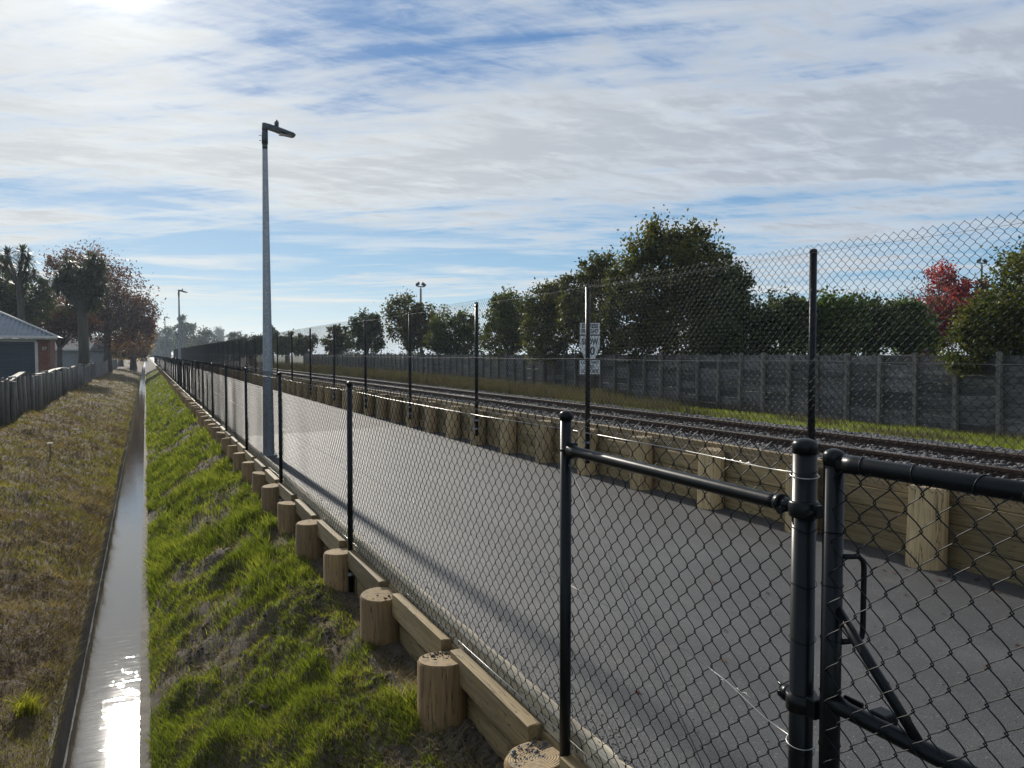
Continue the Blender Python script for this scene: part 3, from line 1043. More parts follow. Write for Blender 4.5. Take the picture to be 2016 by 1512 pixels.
# ---- high retaining wall on the rail side
hw = thing('high_retaining_wall', 'timber pole retaining wall holding up the rail ballast on the far side of the path', 'retaining wall')
hp = [pole_mesh(0.118, -0.05, 0.535, random.uniform(.0, .05), seed=20 + s) for s in range(5)]
for q in hp:
    q[1].materials.append(M_END)
HY0 = 4.42
for k in range(-5, 98):
    pmx, tmx = hp[k % 5]
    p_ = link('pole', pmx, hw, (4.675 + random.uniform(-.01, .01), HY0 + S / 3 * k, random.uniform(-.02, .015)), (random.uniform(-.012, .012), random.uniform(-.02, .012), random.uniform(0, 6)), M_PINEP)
    if k < 30:
        link('cut_top', tmx, p_)
hbm = [MB().box(0, 0.045, 0.004, S - 0.004, 0.0025, 0.1455, jit=0.002, bev=0.004).mesh('board') for _ in range(3)]
for k in range(-2, 34):
    for j in range(4):
        link('board', hbm[(k + 2 * j) % 3], hw, (4.785 + random.uniform(-.003, .003), HY0 - .02 + S * k, -0.005 + 0.146 * j + random.uniform(-.001, .001)), mat=M_PINEH)

# ---- tall fence on top of it
TX = 4.545
tall = thing('tall_chain_link_fence', 'tall black chain link fence between the path and the railway', 'fence', (TX, 0, 0))
TZ0, TZ1 = 0.52, 2.225
tpm, tcm = cap_post(0.0275, 0.16, 2.20, 1.06, 16)
tpmf, tcmf = cap_post(0.0275, 0.50, 2.20, 1.06, 8)
tn = [link_mesh('mesh_panel', S, TZ0, TZ1, 0, seed=s) for s in (21, 22)]
tf = link_mesh('mesh_panel', S, TZ0, TZ1, 1, seed=23)
for me in tn + [tf]:
    me.materials.append(M_WIRE)
tvf = link_mesh('mesh_panel', S, TZ0, TZ1, 1, r=0.0028, seed=24); tvf.materials.append(M_WIRE)
tclm = clamp_mesh(0.0275, 1)
TY0 = 4.21
NTF = 46
for k in range(-1, NTF):
    y = TY0 + S * k
    near = k < 7
    po = link('post', tpm if near else tpmf, tall, (0, y, 0), (random.uniform(-.004, .004), random.uniform(-.004, .004), 0), M_BLACK)
    link('cap', tcm if near else tcmf, po, mat=M_BLACK)
    if near:
        for zc in (0.40, 0.27):
            link('clamp', tclm, po, (0, 0, zc), mat=M_GALV)
    if k < NTF - 1:
        link('mesh_panel', tn[k % 2] if k < 5 else (tf if k < 9 else tvf), tall, (-0.034, y, 0), kind='stuff')
for z, r in ((2.165, 0.0012), (1.36, 0.0012), (0.58, 0.0012)):
    b = MB(); pts = []
    for k in range(-1, NTF - 1):
        for t in (0, .25, .5, .75):
            pts.append((-0.045, TY0 + S * (k + t), z - 0.012 * math.sin(math.pi * t)))
    b.tube(pts, r, 5); b.build('strain_wire', M_DULL, tall)

# ------------------------------------------------------------------ railway
rail = thing('railway_track', 'single railway track with rusty rails on grey ballast behind the tall fence', 'railway track')
prof = [(-.065, 0), (.065, 0), (.065, .012), (.012, .028), (.010, .105), (.034, .118), (.035, .148), (.030, .154), (-.030, .154), (-.035, .148), (-.034, .118), (-.010, .105), (-.012, .028), (-.065, .012)]
for X in (6.95, 8.017):
    b = MB(); np_ = len(prof)
    ys = [-4, 60, 200, 420]
    vs = [(x, y, z) for y in ys for x, z in prof]
    fs = [(i * np_ + k, i * np_ + (k + 1) % np_, (i + 1) * np_ + (k + 1) % np_, (i + 1) * np_ + k) for i in range(3) for k in range(np_)]
    fs = [tuple(reversed(f)) for f in fs]
    b.add(vs, fs); o = b.build('rail', M_RUST, rail, (X, 0, 0.236))
    h = MB(); h.box(-0.026, 0.026, -4, 420, 0, 0.003); h.build('running_surface', M_RAILTOP, o, (0, 0, 0.154))
slm = MB().box(-1.05, 1.05, -0.11, 0.11, -0.12, 0, jit=0.006, bev=0.008).mesh('sleeper')
fm = MB()
for s_ in (-.5335, .5335):
    for q in (-1, 1):
        fm.box(s_ + q * .09 - .02, s_ + q * .09 + .02, -.05, .05, 0.0, .03, bev=.006)
fmm = fm.mesh('rail_clip')
for k in range(130):
    y = 0.8 + 0.66 * k
    s_ = link('sleeper', slm, rail, (7.4835, y, 0.234), (0, 0, random.uniform(-.01, .01)), M_SLEEPER)
    if k < 35:
        link('rail_clip', fmm, s_, mat=M_RUST)

# ------------------------------------------------------------------ text
def text_obj(body, size, mat, parent, loc, rot, off=0.0, depth=0.001, sx=1.0):
    c = bpy.data.curves.new('lettering', 'FONT')
    c.body = body; c.size = size; c.align_x = 'CENTER'; c.align_y = 'CENTER'; c.extrude = depth; c.offset = off
    t = bpy.data.objects.new('t', c); COL.objects.link(t)
    dg = bpy.context.evaluated_depsgraph_get()
    me = bpy.data.meshes.new_from_object(t.evaluated_get(dg))
    me.name = 'lettering'
    bpy.data.objects.remove(t); bpy.data.curves.remove(c)
    me.materials.clear()
    o = link('lettering', me, parent, loc, rot, mat)
    o.scale = (sx, 1, 1)
    return o


# speed board by the track (faces the camera side)
M_SIGN = mat_plain('sign_white', (0.62, 0.64, 0.64), 0.5, 0, 0.05, 0.12, 6)
M_INK = mat_plain('sign_black', (0.012, 0.012, 0.014), 0.5, 0, 0.02, 0.1)
D = 17.5
sx_, sy_ = place(1161, D)
sg = thing('speed_board', 'white railway speed board of three plates beyond the tracks reading SLOW 70', 'sign', (sx_, sy_, 0), R(-24))
b = MB(); b.tube([(0, 0.04, -0.1), (0, 0.04, 2.1)], 0.03, 10); b.build('post', M_GREYPOST, sg)
k = D / 1500


def plate(name, y0, y1, taper=False):
    zt, zb = zat(y0, D), zat(y1, D)
    w_ = 0.230
    h_ = zt - zb
    if taper:
        out = [(-w_, zt), (-w_ * 1.0, zt - h_ * .47), (-w_ * .52, zb), (w_ * .52, zb), (w_, zt - h_ * .47), (w_, zt)]
    else:
        out = [(-w_, zt), (-w_, zb), (w_, zb), (w_, zt)]
    n_ = len(out)
    b = MB()
    b.add([(x, -0.006, z) for x, z in out] + [(x, 0.004, z) for x, z in out],
          [tuple(range(n_)), tuple(reversed(range(n_, 2 * n_)))] + [(i, i + n_, (i + 1) % n_ + n_, (i + 1) % n_) for i in range(n_)])
    return b.build(name, M_SIGN, sg), zt, zb


p1, zt, zb = plate('plate', 636, 658.5)
text_obj('EXPRESS', 0.125, M_INK, p1, (0, -0.008, zt - (zt - zb) * .28), (R(90), 0, 0), 0.004, sx=.80)
text_obj('FREIGHT', 0.125, M_INK, p1, (0, -0.008, zt - (zt - zb) * .74), (R(90), 0, 0), 0.004, sx=.80)
p2, zt, zb = plate('plate', 661, 706, True)
text_obj('SLOW', 0.185, M_INK, p2, (0, -0.008, zt - (zt - zb) * .27), (R(90), 0, 0), 0.006, sx=.72)
text_obj('70', 0.25, M_INK, p2, (0, -0.008, zt - (zt - zb) * .68), (R(90), 0, 0), 0.006, sx=.9)
p3, zt, zb = plate('plate', 708.5, 736.5)
for i, s_ in enumerate(('CONSTANT', 'SPEED', 'COMPOSITE')):
    text_obj(s_, 0.105, M_INK, p3, (0, -0.008, zt - (zt - zb) * (.18 + .31 * i)), (R(90), 0, 0), 0.003, sx=.72)
b = MB(); b.box(-.235, .235, -.002, .012, zat(660.6, D), zat(658.7, D)); b.box(-.235, .235, 0.006, .014, zat(709, D), zat(706.5, D)); b.build('rail_strip', M_BLACK, sg)

# ------------------------------------------------------------------ street lamps
def lamp_meshes():
    b = MB(); b.tube([(0, 0, -0.02), (0, 0, 4.22)], [0.080, 0.036], 8, smooth=False); pole = b.mesh('pole')
    b = MB(); b.box(-.11, .11, -.11, .11, -.01, .012, bev=.003)
    for i in (-1, 1):
        for j in (-1, 1):
            b.tube([(i * .085, j * .085, .01), (i * .085, j * .085, .04)], .010, 6)
    basep = b.mesh('base_flange')
    b = MB()
    b.tube([(0, 0, 4.02), (0, 0, 4.10)], .036, 12)
    b.tube([(0, 0, 4.09), (0, 0, 4.27)], .042, 12)
    b.tube([(0, 0, 4.26), (0.004, 0, 4.33), (0.02, 0, 4.37)], [.040, .040, .026], 12)
    b.tube([(-.05, .0, 4.13), (-.075, .0, 4.13)], .005, 6); b.tube([(-.05, 0, 4.20), (-.075, 0, 4.20)], .005, 6)
    spig = b.mesh('spigot')
    b = MB()
    vs = []; fs = []
    # tapered, flat luminaire drooping slightly away from the pole
    st = [(-.035, .036, .038, 4.335), (.06, .045, .036, 4.330), (.16, .055, .034, 4.312), (.26, .085, .030, 4.290), (.34, .090, .027, 4.272), (.43, .085, .022, 4.258), (.46, .060, .010, 4.252)]
    for x, hy, hz, z in st:
        vs += [(x, -hy, z - hz), (x, hy, z - hz), (x, hy, z + hz * .4), (x, hy * .6, z + hz), (x, -hy * .6, z + hz), (x, -hy, z + hz * .4)]
    for i in range(len(st) - 1):
        for q in range(6):
            fs.append((i * 6 + q, (i + 1) * 6 + q, (i + 1) * 6 + (q + 1) % 6, i * 6 + (q + 1) % 6))
    fs += [tuple(reversed(range(6)))[::-1], tuple(range((len(st) - 1) * 6, len(st) * 6))]
    b.add(vs, fs); head = b.mesh('luminaire')
    b = MB(); b.tube([(.18, 0, 4.33), (.18, 0, 4.37), (.18, 0, 4.405), (.18, 0, 4.42)], [.030, .034, .034, .022], 12); b.tube([(.178, 0, 4.42), (.178, 0, 4.437)], .010, 8)
    b.tube([(.19, 0, 4.435), (.215, 0, 4.423)], .003, 4)
    cell = b.mesh('photocell')
    b = MB(); b.box(.22, .40, -.055, .055, 4.238, 4.246); lens = b.mesh('lens')
    for me_ in (spig, head, cell, lens):
        for v_ in me_.vertices:
            v_.co.z += 0.20
            if me_ is not spig:
                v_.co.x *= 0.88
    return pole, basep, spig, head, cell, lens


LM = lamp_meshes()
M_DARKM = mat_plain('dark_grey_casting', (0.055, 0.065, 0.075), 0.5, 0.3, 0.1, 0.2, 30)
M_LENS = mat_plain('lamp_glass', (0.25, 0.26, 0.26), 0.15, 0, 0.02, 0.1)
lamp_labels = ['tall galvanised light pole nearest the camera, standing on the path edge', 'second light pole along the path, a thin grey pole beyond the nearest',
               'third light pole along the path, shorter in the distance', 'fourth light pole, faint beside the golden tree', 'fifth and farthest light pole along the path']
for i in range(5):
    L = thing('street_lamp', lamp_labels[i], 'street lamp', (1.525, 11.0 + 30 * i, 0), R(0), 'light poles along the path')
    for nm, me, mt in zip(('pole', 'base_flange', 'spigot', 'luminaire', 'photocell'), LM, (M_GALV, M_GALV, M_DARKM, M_DARKM, M_DARKM)):
        o = link(nm, me, L, mat=mt)
        if nm == 'luminaire' and i < 2:
            link('lens', LM[5], o, mat=M_LENS)

# floodlights behind the trees
def floodlight(px, D, ytop, label, rz):
    x, y = place(px, D); zt = zat(ytop, D)
    L = thing('floodlight_mast', label, 'floodlight', (x, y, -0.25), R(rz))
    k = D / 1500
    b = MB(); b.tube([(0, 0, 0), (0, 0, zt - 4 * k + .25), (0, 0, zt - 3.5 * k + .25), (0, 0, zt + .25)], [3.2 * k, 1.9 * k, 1.1 * k, 1.1 * k], 8); b.build('pole', M_GREYPOST, L)
    b = MB(); b.box(-7 * k, 7 * k, -k, k, zt + .25 - k, zt + .25 + k); b.build('crossarm', M_DARKM, L)
    for s_ in (-1, 1):
        M_ = Matrix.Translation((s_ * 7.5 * k, 0, zt + .25 + 4.5 * k)) @ Matrix.Rotation(R(s_ * 30), 4, 'Y') @ Matrix.Rotation(R(25), 4, 'X')
        b = MB(); b.box(-4.5 * k, 4.5 * k, -1.2 * k, 1.2 * k, -3.2 * k, 3.2 * k, M=M_, bev=.4 * k); b.tube([(s_ * 6.5 * k, 0, zt + .25), (s_ * 7.5 * k, 0, zt + .25 + 3 * k)], .7 * k, 6)
        b.build('floodlight', M_DARKM, L)


floodlight(829, 85, 565, 'twin floodlight mast rising behind the olive trees left of centre', 20)
floodlight(1928, 44, 519, 'twin floodlight mast beside the red tree at upper right', -10)

# ------------------------------------------------------------------ timber fence beyond the rails
TFX = 15.0
tfn = thing('timber_boundary_fence', 'long weathered grey horizontal board fence behind the railway verge', 'fence', (TFX, 0, 0))
BW = 0.90
pmx = MB().box(-.045, .045, -.045, .045, -.3, 1.66, jit=.004).mesh('post')
bdm = [MB().box(0, 0.025, 0.0, BW + .0, .004, .196, jit=.006).mesh('board') for _ in range(4)]
stuff = MB()
for i in range(84):
    y = 6.5 + BW * i
    link('post', pmx, tfn, (-.07, y, -.23 + random.uniform(-.03, .04)), (random.uniform(-.02, .02), random.uniform(-.02, .02), 0), M_GREYPOST)
    for j in range(8):
        z = -.22 + .2 * j + random.uniform(-.005, .005)
        if i < 24:
            link('board', bdm[(i * 3 + j) % 4], tfn, (random.uniform(-.01, .01), y, z), (0, random.uniform(-.03, .03), 0), M_GREYWB)
        else:
            q = random.uniform(-.01, .01)
            stuff.box(q, .025 + q, y, y + BW, z + .004, z + .192)
stuff.build('boards', M_GREYWB, tfn, kind='stuff')

# ------------------------------------------------------------------ old fence on the left
LFX = -3.55
lf = thing('old_paling_fence', 'old weathered fence of rough upright timbers along the top of the left bank', 'fence', (LFX, 0, 0))
pal = [MB().box(-.02, .02, -.095, .095, 0, 1.26, jit=.014).mesh('paling') for _ in range(6)]
pst = [MB().tube([(0, 0, -.1), (.01, .005, .7), (0, 0, 1.28)], [.085, .078, .07], 9).mesh('post') for _ in range(3)]
y = 19.5; i = 0
far = MB()
while y < 120:
    zb_ = float(zl(np.array(LFX), np.array(y))) - 0.05
    w_ = random.uniform(.16, .22)
    if i < 230:
        sc_ = random.uniform(.93, 1.03)
        o = link('paling', random.choice(pal), lf, (random.uniform(-.02, .02), y, zb_), (random.uniform(-.035, .035), random.uniform(-.03, .05), random.uniform(-.12, .12)), M_GREYW)
        o.scale = (1, w_ / .19, sc_)
    else:
        far.box(-.02, .02, y - w_ / 2, y + w_ / 2, zb_, zb_ + 1.26 * random.uniform(.95, 1.02), jit=.01)
    if i % 4 == 0 and i < 150:
        link('post', random.choice(pst), lf, (.10, y + .06, zb_), (random.uniform(-.05, .05), random.uniform(-.05, .06), random.uniform(0, 6)), M_GREYPOST if random.random() < .35 else M_GREYW)
    y += w_ + random.uniform(.0, .05); i += 1
far.build('palings', M_GREYW, lf, kind='stuff')
cpm = MB().box(-.05, .13, 0.005, 3.0, 0, .035, jit=.012).mesh('capping')
for k in range(12):
    yy = 19.5 + 3.02 * k
    zb_ = float(zl(np.array(LFX), np.array(yy)))
    zb2 = float(zl(np.array(LFX), np.array(yy + 3)))
    link('capping', cpm, lf, (-.02, yy, zb_ + 1.22), (math.atan2(zb2 - zb_, 3.0), random.uniform(-.05, .05), 0), M_GREYPOST)

# ------------------------------------------------------------------ garage and the house behind
M_ROOF = mat_plain('blue_grey_roof_iron', (0.13, 0.16, 0.20), 0.45, 0.3, 0.05, 0.12, 3)
M_TRIM = mat_plain('cream_trim', (0.55, 0.54, 0.50), 0.6, 0, 0.05, 0.1)
M_BRICK = mat_plain('red_brick', (0.20, 0.085, 0.055), 0.85, 0, 0.4, 0.3, 14)
M_MORTAR = mat_plain('mortar', (0.20, 0.17, 0.15), 0.9, 0, 0.2, 0.2)
M_DOOR = mat_plain('dark_blue_roller_door', (0.030, 0.045, 0.065), 0.5, 0.1, 0.05, 0.15)
DG = 38.0
gx, gy = place(99, DG)          # right front corner of the garage wall
gz = -0.5
ez = zat(668, DG)                # underside of the eave
gar = thing('garage', 'brick garage with a dark roller door and blue grey iron roof at the left edge', 'garage', (gx, gy, gz))
h_ = ez - gz
kk = DG / 1500
xL = -7.0
pw = 20 * kk                     # brick pier
b = MB(); b.box(-pw + .01, -.03, .01, 2.4, 0, h_ - .01); b.box(xL, -pw - .01, .12, 2.4, 0, h_ - .01); b.build('wall', M_MORTAR, gar)
MB().box(-.028, 0, .0, 2.45, 0, h_ - .012).build('side_wall', M_BRICK, gar)
# bricks of the pier, front course by course
bm_ = MB().box(0, .215, 0, .05, 0, .066, jit=.002).mesh('brick')
bmh = MB().box(0, .10, 0, .05, 0, .066, jit=.002).mesh('brick')
rows = int(h_ / .077)
for j in range(rows):
    x = -pw + (0 if j % 2 == 0 else .115)
    if j % 2:
        link('brick', bmh, gar, (-pw, -.018, j * .077), mat=M_BRICK)
    while x + .215 <= 0.02:
        link('brick', bm_, gar, (x, -.018, j * .077), mat=M_BRICK)
        x += .226
    if x + .10 <= .02:
        link('brick', bmh, gar, (x, -.018, j * .077), mat=M_BRICK)
dt = zat(673.5, DG) - gz
b = MB(); b.box(xL, -pw - .06, -.02, .03, dt + .01, h_ - .02); b.build('lintel', M_TRIM, gar)
b = MB(); b.box(-pw - .13, -pw - .005, -.03, .05, 0, dt + .008); b.build('door_frame', M_TRIM, gar)
door = None
b = MB(); b.box(xL, -pw - .135, .06, .10, 0, dt)
door = b.build('roller_door', M_DOOR, gar)
for j in range(int(dt / .11)):
    MB().box(xL + .01, -pw - .14, .035, .058, .01 + j * .11, .10 + j * .11, bev=.008).build('slat', M_DOOR, door)
t_ = text_obj('57', 0.20, M_TRIM, gar, (-pw * .45, -.035, zat(686, DG) - gz), (R(90), 0, 0), 0.003, .004)
# hip roof: eaves overhang, corrugated front slope
ov = .34
zs = h_ + .12
pt = math.tan(R(25))
A = Vector((xL - 3, -ov, zs)); Bp = Vector((ov, -ov, zs)); run = 4.2
Cc = Vector((ov - run, -ov + run, zs + run * pt)); Dd = Vector((xL - 3, -ov + run, zs + run * pt))
b = MB(); vs = []; fs = []
nn = 420
xs_ = np.linspace(ov, xL - 3, nn)
for i, x in enumerate(xs_):
    u_ = min(run, ov - x)
    zc = .028 * math.cos(x * 2 * math.pi / .21)
    vs += [(x, -ov, zs + zc), (x, -ov + u_, zs + u_ * pt + zc)]
    if i:
        fs.append((2 * i - 2, 2 * i - 1, 2 * i + 1, 2 * i))
b.add(vs, fs, True)
b.add([tuple(Bp), (ov, 3, zs), (ov - 1.5, 3, zs + 1.5 * pt), tuple(Cc)], [(0, 1, 2, 3)])
roof = b.build('roof', M_ROOF, gar)
b = MB(); b.tube([Bp + Vector((0, 0, .03)), Cc + Vector((0, 0, .03))], .055, 6); b.build('hip_cap', M_TRIM, roof)
b = MB(); b.box(xL - 3, ov + .05, -ov - .09, -ov, h_ + .03, h_ + .15, bev=.01); b.build('gutter', M_TRIM, gar)
b = MB(); b.box(xL - 3, ov - .02, -ov, .02, h_ - .015, h_ + .02); b.build('soffit', M_TRIM, gar)

D2 = 90.0
hx, hy = place(218, D2)
hs_ = thing('house', 'low grey roofed house with a small white gable behind the paling fence', 'house', (hx, hy, -.5), R(0))
k2 = D2 / 1500
er = zat(688, D2) + .5; rr_ = zat(664, D2) + .5
b = MB(); b.box(-115 * k2, -3 * k2, .3, 7, 0, er - .1); b.build('wall', mat_plain('pale_weatherboard', (0.24, 0.26, 0.28), .7), hs_)
b = MB(); b.add([(-118 * k2, 0, er), (-12 * k2, 0, er), (-14 * k2, 4, rr_), (-118 * k2, 4, rr_)], [(0, 1, 2, 3)])
b.add([(-118 * k2, 8, er), (-12 * k2, 8, er), (-14 * k2, 4, rr_), (-118 * k2, 4, rr_)], [(3, 2, 1, 0)])
b.build('roof', mat_plain('dull_roof_iron', (0.07, 0.08, 0.10), .9, 0), hs_)
b = MB(); b.box(-115 * k2, -2 * k2, -.12, .0, er - .14, er + .02); b.build('gutter', M_TRIM, hs_)
b = MB(); b.add([(-33 * k2, -.5, er), (-2 * k2, -.5, er), (-17 * k2, -.5, rr_), (-33 * k2, 3, er), (-2 * k2, 3, er), (-17 * k2, 3, rr_)], [(0, 1, 2), (0, 2, 5, 3), (2, 1, 4, 5)]); b.build('gable', mat_plain('gable_blue', (0.16, 0.20, 0.24), .6), hs_)
b = MB(); b.tube([(-34 * k2, -.56, er), (-17 * k2, -.56, rr_ + .05), (-1 * k2, -.56, er)], .07, 4); b.build('bargeboard', M_TRIM, hs_)
b = MB(); b.tube([(-17 * k2, -.5, rr_), (-17 * k2, -.5, rr_ + .75)], .02, 5); b.build('finial', M_TRIM, hs_)
b = MB(); b.box(-21 * k2, -12 * k2, -.54, -.49, er + .05, er + .42); b.build('gable_window', M_DOOR, hs_)

# ------------------------------------------------------------------ trees
def crown(name, parent, blobs, n, leaf, mat, clumps=40, seed=0, shell=.75, spread=.16, flat=1.0, long=1.0, limit=None):
    """blobs: (x, y, z, rx, ry, rz). Leaf cards gathered in clumps near each blob's skin"""
    g = np.random.default_rng(seed)
    blobs = np.array(blobs, float)
    vol = blobs[:, 3] * blobs[:, 5]; pr = vol / vol.sum()
    which = g.choice(len(blobs), clumps, p=pr)
    d = g.normal(size=(clumps, 3)); d /= np.linalg.norm(d, axis=1, keepdims=True)
    rad = np.where(g.random(clumps) < shell, g.uniform(.72, 1.0, clumps), g.uniform(.2, .75, clumps))
    cc = blobs[which, :3] + d * blobs[which, 3:] * rad[:, None]
    sz = blobs[which, 3:].mean(1) * spread * g.uniform(.6, 1.5, clumps)
    ci = g.integers(0, clumps, n)
    P = cc[ci] + g.normal(size=(n, 3)) * sz[ci][:, None]
    if limit is not None:
        P = P[P[:, 2] > limit]; n = len(P)
    a = g.normal(size=(n, 3)); a /= np.linalg.norm(a, axis=1, keepdims=True)
    b_ = np.cross(a, g.normal(size=(n, 3))); b_ /= np.linalg.norm(b_, axis=1, keepdims=True)
    s_ = leaf * g.uniform(.55, 1.3, n)[:, None]
    a *= s_ * .5 * long; b_ *= s_ * .32
    V = np.stack([P - a, P + b_, P + a * 1.1, P - b_], 1).reshape(-1, 3)
    Fq = np.arange(n * 4).reshape(-1, 4)
    return link(name, np_mesh(name, V, Fq), parent, mat=mat), cc


def limbs(parent, H, cc, r, n=14, seed=0, fork=.35, mat=None, name='trunk', lean=(0, 0)):
    g = random.Random(seed)
    b = MB()
    top = Vector((lean[0], lean[1], H * fork))
    b.tube([(0, 0, -.2), tuple(top * .5 + Vector((0, 0, .0))), tuple(top)], [r * 1.25, r, r * .85], 8)
    idx = g.sample(range(len(cc)), min(n, len(cc)))
    for i in idx:
        c = Vector(cc[i])
        m_ = top.lerp(c, .5) + Vector((g.uniform(-.1, .1), g.uniform(-.1, .1), g.uniform(0, .12))) * H * .4
        b.tube([top * .92, m_, c], [r * .5, r * .28, r * .07], 5, False)
    b.build(name, mat or M_BARK, parent)


LEAF = {
    'olive': mat_leaf('olive_leaves', ((0.022, 0.032, 0.012), (0.068, 0.078, 0.022), (0.17, 0.15, 0.045)), .40, .42),
    'dark': mat_leaf('dark_leaves', ((0.014, 0.026, 0.010), (0.040, 0.062, 0.018), (0.095, 0.12, 0.035)), .32, .35),
    'glossy': mat_leaf('glossy_leaves', ((0.016, 0.035, 0.010), (0.045, 0.085, 0.018), (0.12, 0.16, 0.035)), .38, .3),
    'rust': mat_leaf('rust_leaves', ((0.05, 0.022, 0.018), (0.12, 0.050, 0.035), (0.20, 0.10, 0.05)), .40, .5),
    'gold': mat_leaf('golden_leaves', ((0.10, 0.055, 0.012), (0.22, 0.13, 0.03), (0.36, 0.24, 0.06)), .45, .5),
    'red': mat_leaf('red_leaves', ((0.12, 0.014, 0.028), (0.30, 0.035, 0.06), (0.46, 0.11, 0.12)), .5, .45),
    'yellowgreen': mat_leaf('yellow_green_leaves', ((0.03, 0.045, 0.010), (0.08, 0.10, 0.020), (0.19, 0.17, 0.045)), .35, .3),
    'grey': mat_leaf('grey_green_leaves', ((0.03, 0.042, 0.028), (0.06, 0.078, 0.05), (0.10, 0.11, 0.07)), .25, .6),
    'cord': mat_leaf('cabbage_leaves', ((0.018, 0.030, 0.012), (0.045, 0.062, 0.022), (0.11, 0.12, 0.04)), .2, .35),
    'hedge': mat_leaf('hedge_leaves', ((0.03, 0.045, 0.012), (0.07, 0.09, 0.025), (0.14, 0.15, 0.05)), .35, .45),
}


def tree(px, D, label, kind, blobs, n=7000, leafpx=5.5, clumps=60, fork=.35, name='tree', cat='tree', zg=-.22, spread=.16, nl=12, shell=.75, group=None, trunk=None, lean=(0, 0), long=1.0, low=None):
    """blobs in photo pixels: (dx, y, rx, ry) with dx from the tree's column; converted to metres at depth D"""
    x, y = place(px, D); k_ = D / 1500
    L = thing(name, label, cat, (x, y, zg), R(-YAW), group)
    bl = []
    for q in blobs:
        dx, py, rx, ry = q[:4]
        dy = q[4] if len(q) > 4 else 0
        bl.append((dx * k_, dy * k_, zat(py, D) - zg, rx * k_, min(rx, ry) * k_ * .95, ry * k_))
    seed = int(px * 7 + D) % 9999
    n = int(n * 1.7); clumps = int(clumps * 1.7)
    lim = None if low is None else zat(low, D) - zg
    o, cc = crown('crown', L, bl, n, leafpx * k_, LEAF[kind], clumps, seed, shell, spread, long=long, limit=lim)
    H = max(b_[2] + b_[5] for b_ in bl)
    limbs(L, H, cc, (trunk or 5) * k_, nl, seed, fork, lean=lean)
    return L


DX = lambda px, X=17.0: X * 1500 / (CT * (px - VPX))       # depth of a row at lateral X
# row beyond the board fence, from the right
tree(2035, 15.2, 'big yellow green tree overhanging the board fence at the right edge', 'yellowgreen', [(20, 565, 100, 95), (-50, 640, 84, 66), (-122, 684, 60, 44), (-88, 640, 56, 50), (70, 500, 80, 70), (40, 650, 100, 80), (-60, 690, 90, 45)], 27000, 7.5, 230, spread=.14, zg=-.22)
tree(1912, 34, 'small rust coloured tree right behind the floodlight mast', 'rust', [(0, 590, 26, 42), (-14, 620, 22, 30)], 2600, 6, 30)
tree(1840, 30, 'bright red autumn tree beyond the board fence', 'red', [(14, 568, 38, 42), (-10, 636, 58, 44), (0, 680, 50, 24), (24, 612, 38, 44), (-30, 668, 44, 30)], 7000, 6, 80, nl=22, spread=.2)
# bare tree
def bare_tree(px, D, ytop, label, hw, seed=3):
    x, y = place(px, D); k_ = D / 1500
    L = thing('bare_tree', label, 'tree', (x, y, -.22), R(-YAW))
    g = random.Random(seed); b = MB()
    H = zat(ytop, D) + .22

    def br(p, d, l, r, dep):
        q = p + d * l * .5 + Vector((g.uniform(-.06, .06), g.uniform(-.06, .06), .02)) * l
        e = p + d * l
        b.tube([p, q, e], [r, r * .8, r * .6], 4 if dep else 6, False)
        if dep < 5:
            for _ in range(3 if dep < 2 else 2):
                nd = (d + Vector((g.uniform(-.55, .55), g.uniform(-.45, .45), g.uniform(-.05, .45)))).normalized()
                br(e if g.random() < .6 else q, nd, l * g.uniform(.6, .85), r * .55, dep + 1)
    for s_ in range(3):
        br(Vector((g.uniform(-.1, .1), 0, 0)), Vector((g.uniform(-.25, .2), g.uniform(-.2, .2), 1)).normalized(), H * .33, 2.4 * k_, 0)
    b.build('branches', M_BARK, L)
    cr, _ = crown('leaves', L, [(0, 0, H * .75, hw * k_, hw * k_, H * .2)], 320, 5 * k_, LEAF['rust'], 60, 5)


bare_tree(1828, 29, 520, 'nearly bare twiggy tree in front of the red tree', 36)
tree(1790, 26.5, 'dark green shrub nearest the red tree, above the fence', 'glossy', [(0, 650, 44, 55), (-25, 640, 34, 48), (28, 672, 34, 32)], 6500, 7, 60, name='shrub', cat='shrub', fork=.25)
tree(1705, 26, 'dark glossy shrub with a ragged top, third from the red tree', 'dark', [(0, 640, 56, 55), (-40, 650, 40, 50), (36, 645, 36, 52)], 8000, 7, 70, name='shrub', cat='shrub', fork=.25)
tree(1625, 25, 'dark green shrub behind the second tall fence post', 'glossy', [(0, 640, 56, 62), (-36, 650, 44, 55), (40, 640, 40, 55)], 8000, 7, 70, name='shrub', cat='shrub', fork=.25)
tree(1528, 25, 'dense dark shrub just right of the biggest tree', 'dark', [(0, 645, 58, 62), (-50, 660, 44, 50), (32, 615, 26, 34)], 8500, 7, 70, name='shrub', cat='shrub', fork=.25)
tree(1310, 25.5, 'tallest dark tree in the row, rising high above the board fence', 'olive', [(10, 506, 98, 66), (58, 500, 60, 48), (-20, 565, 96, 70), (-92, 575, 40, 55), (60, 560, 84, 80), (96, 600, 60, 70), (-60, 650, 70, 62), (30, 655, 110, 66), (10, 470, 66, 28)], 24000, 7, 230, spread=.13, nl=30, trunk=7)
tree(1420, 24.5, 'bushy dark tree on the right shoulder of the tallest tree', 'dark', [(0, 600, 55, 70), (-10, 670, 70, 50), (20, 560, 36, 40)], 9000, 7, 90, nl=16)
tree(1168, 28, 'olive tree behind the speed board, left shoulder of the tallest tree', 'olive', [(6, 545, 44, 42), (-10, 610, 52, 60), (10, 670, 56, 45), (-50, 590, 20, 60)], 9500, 6.5, 90, nl=16)
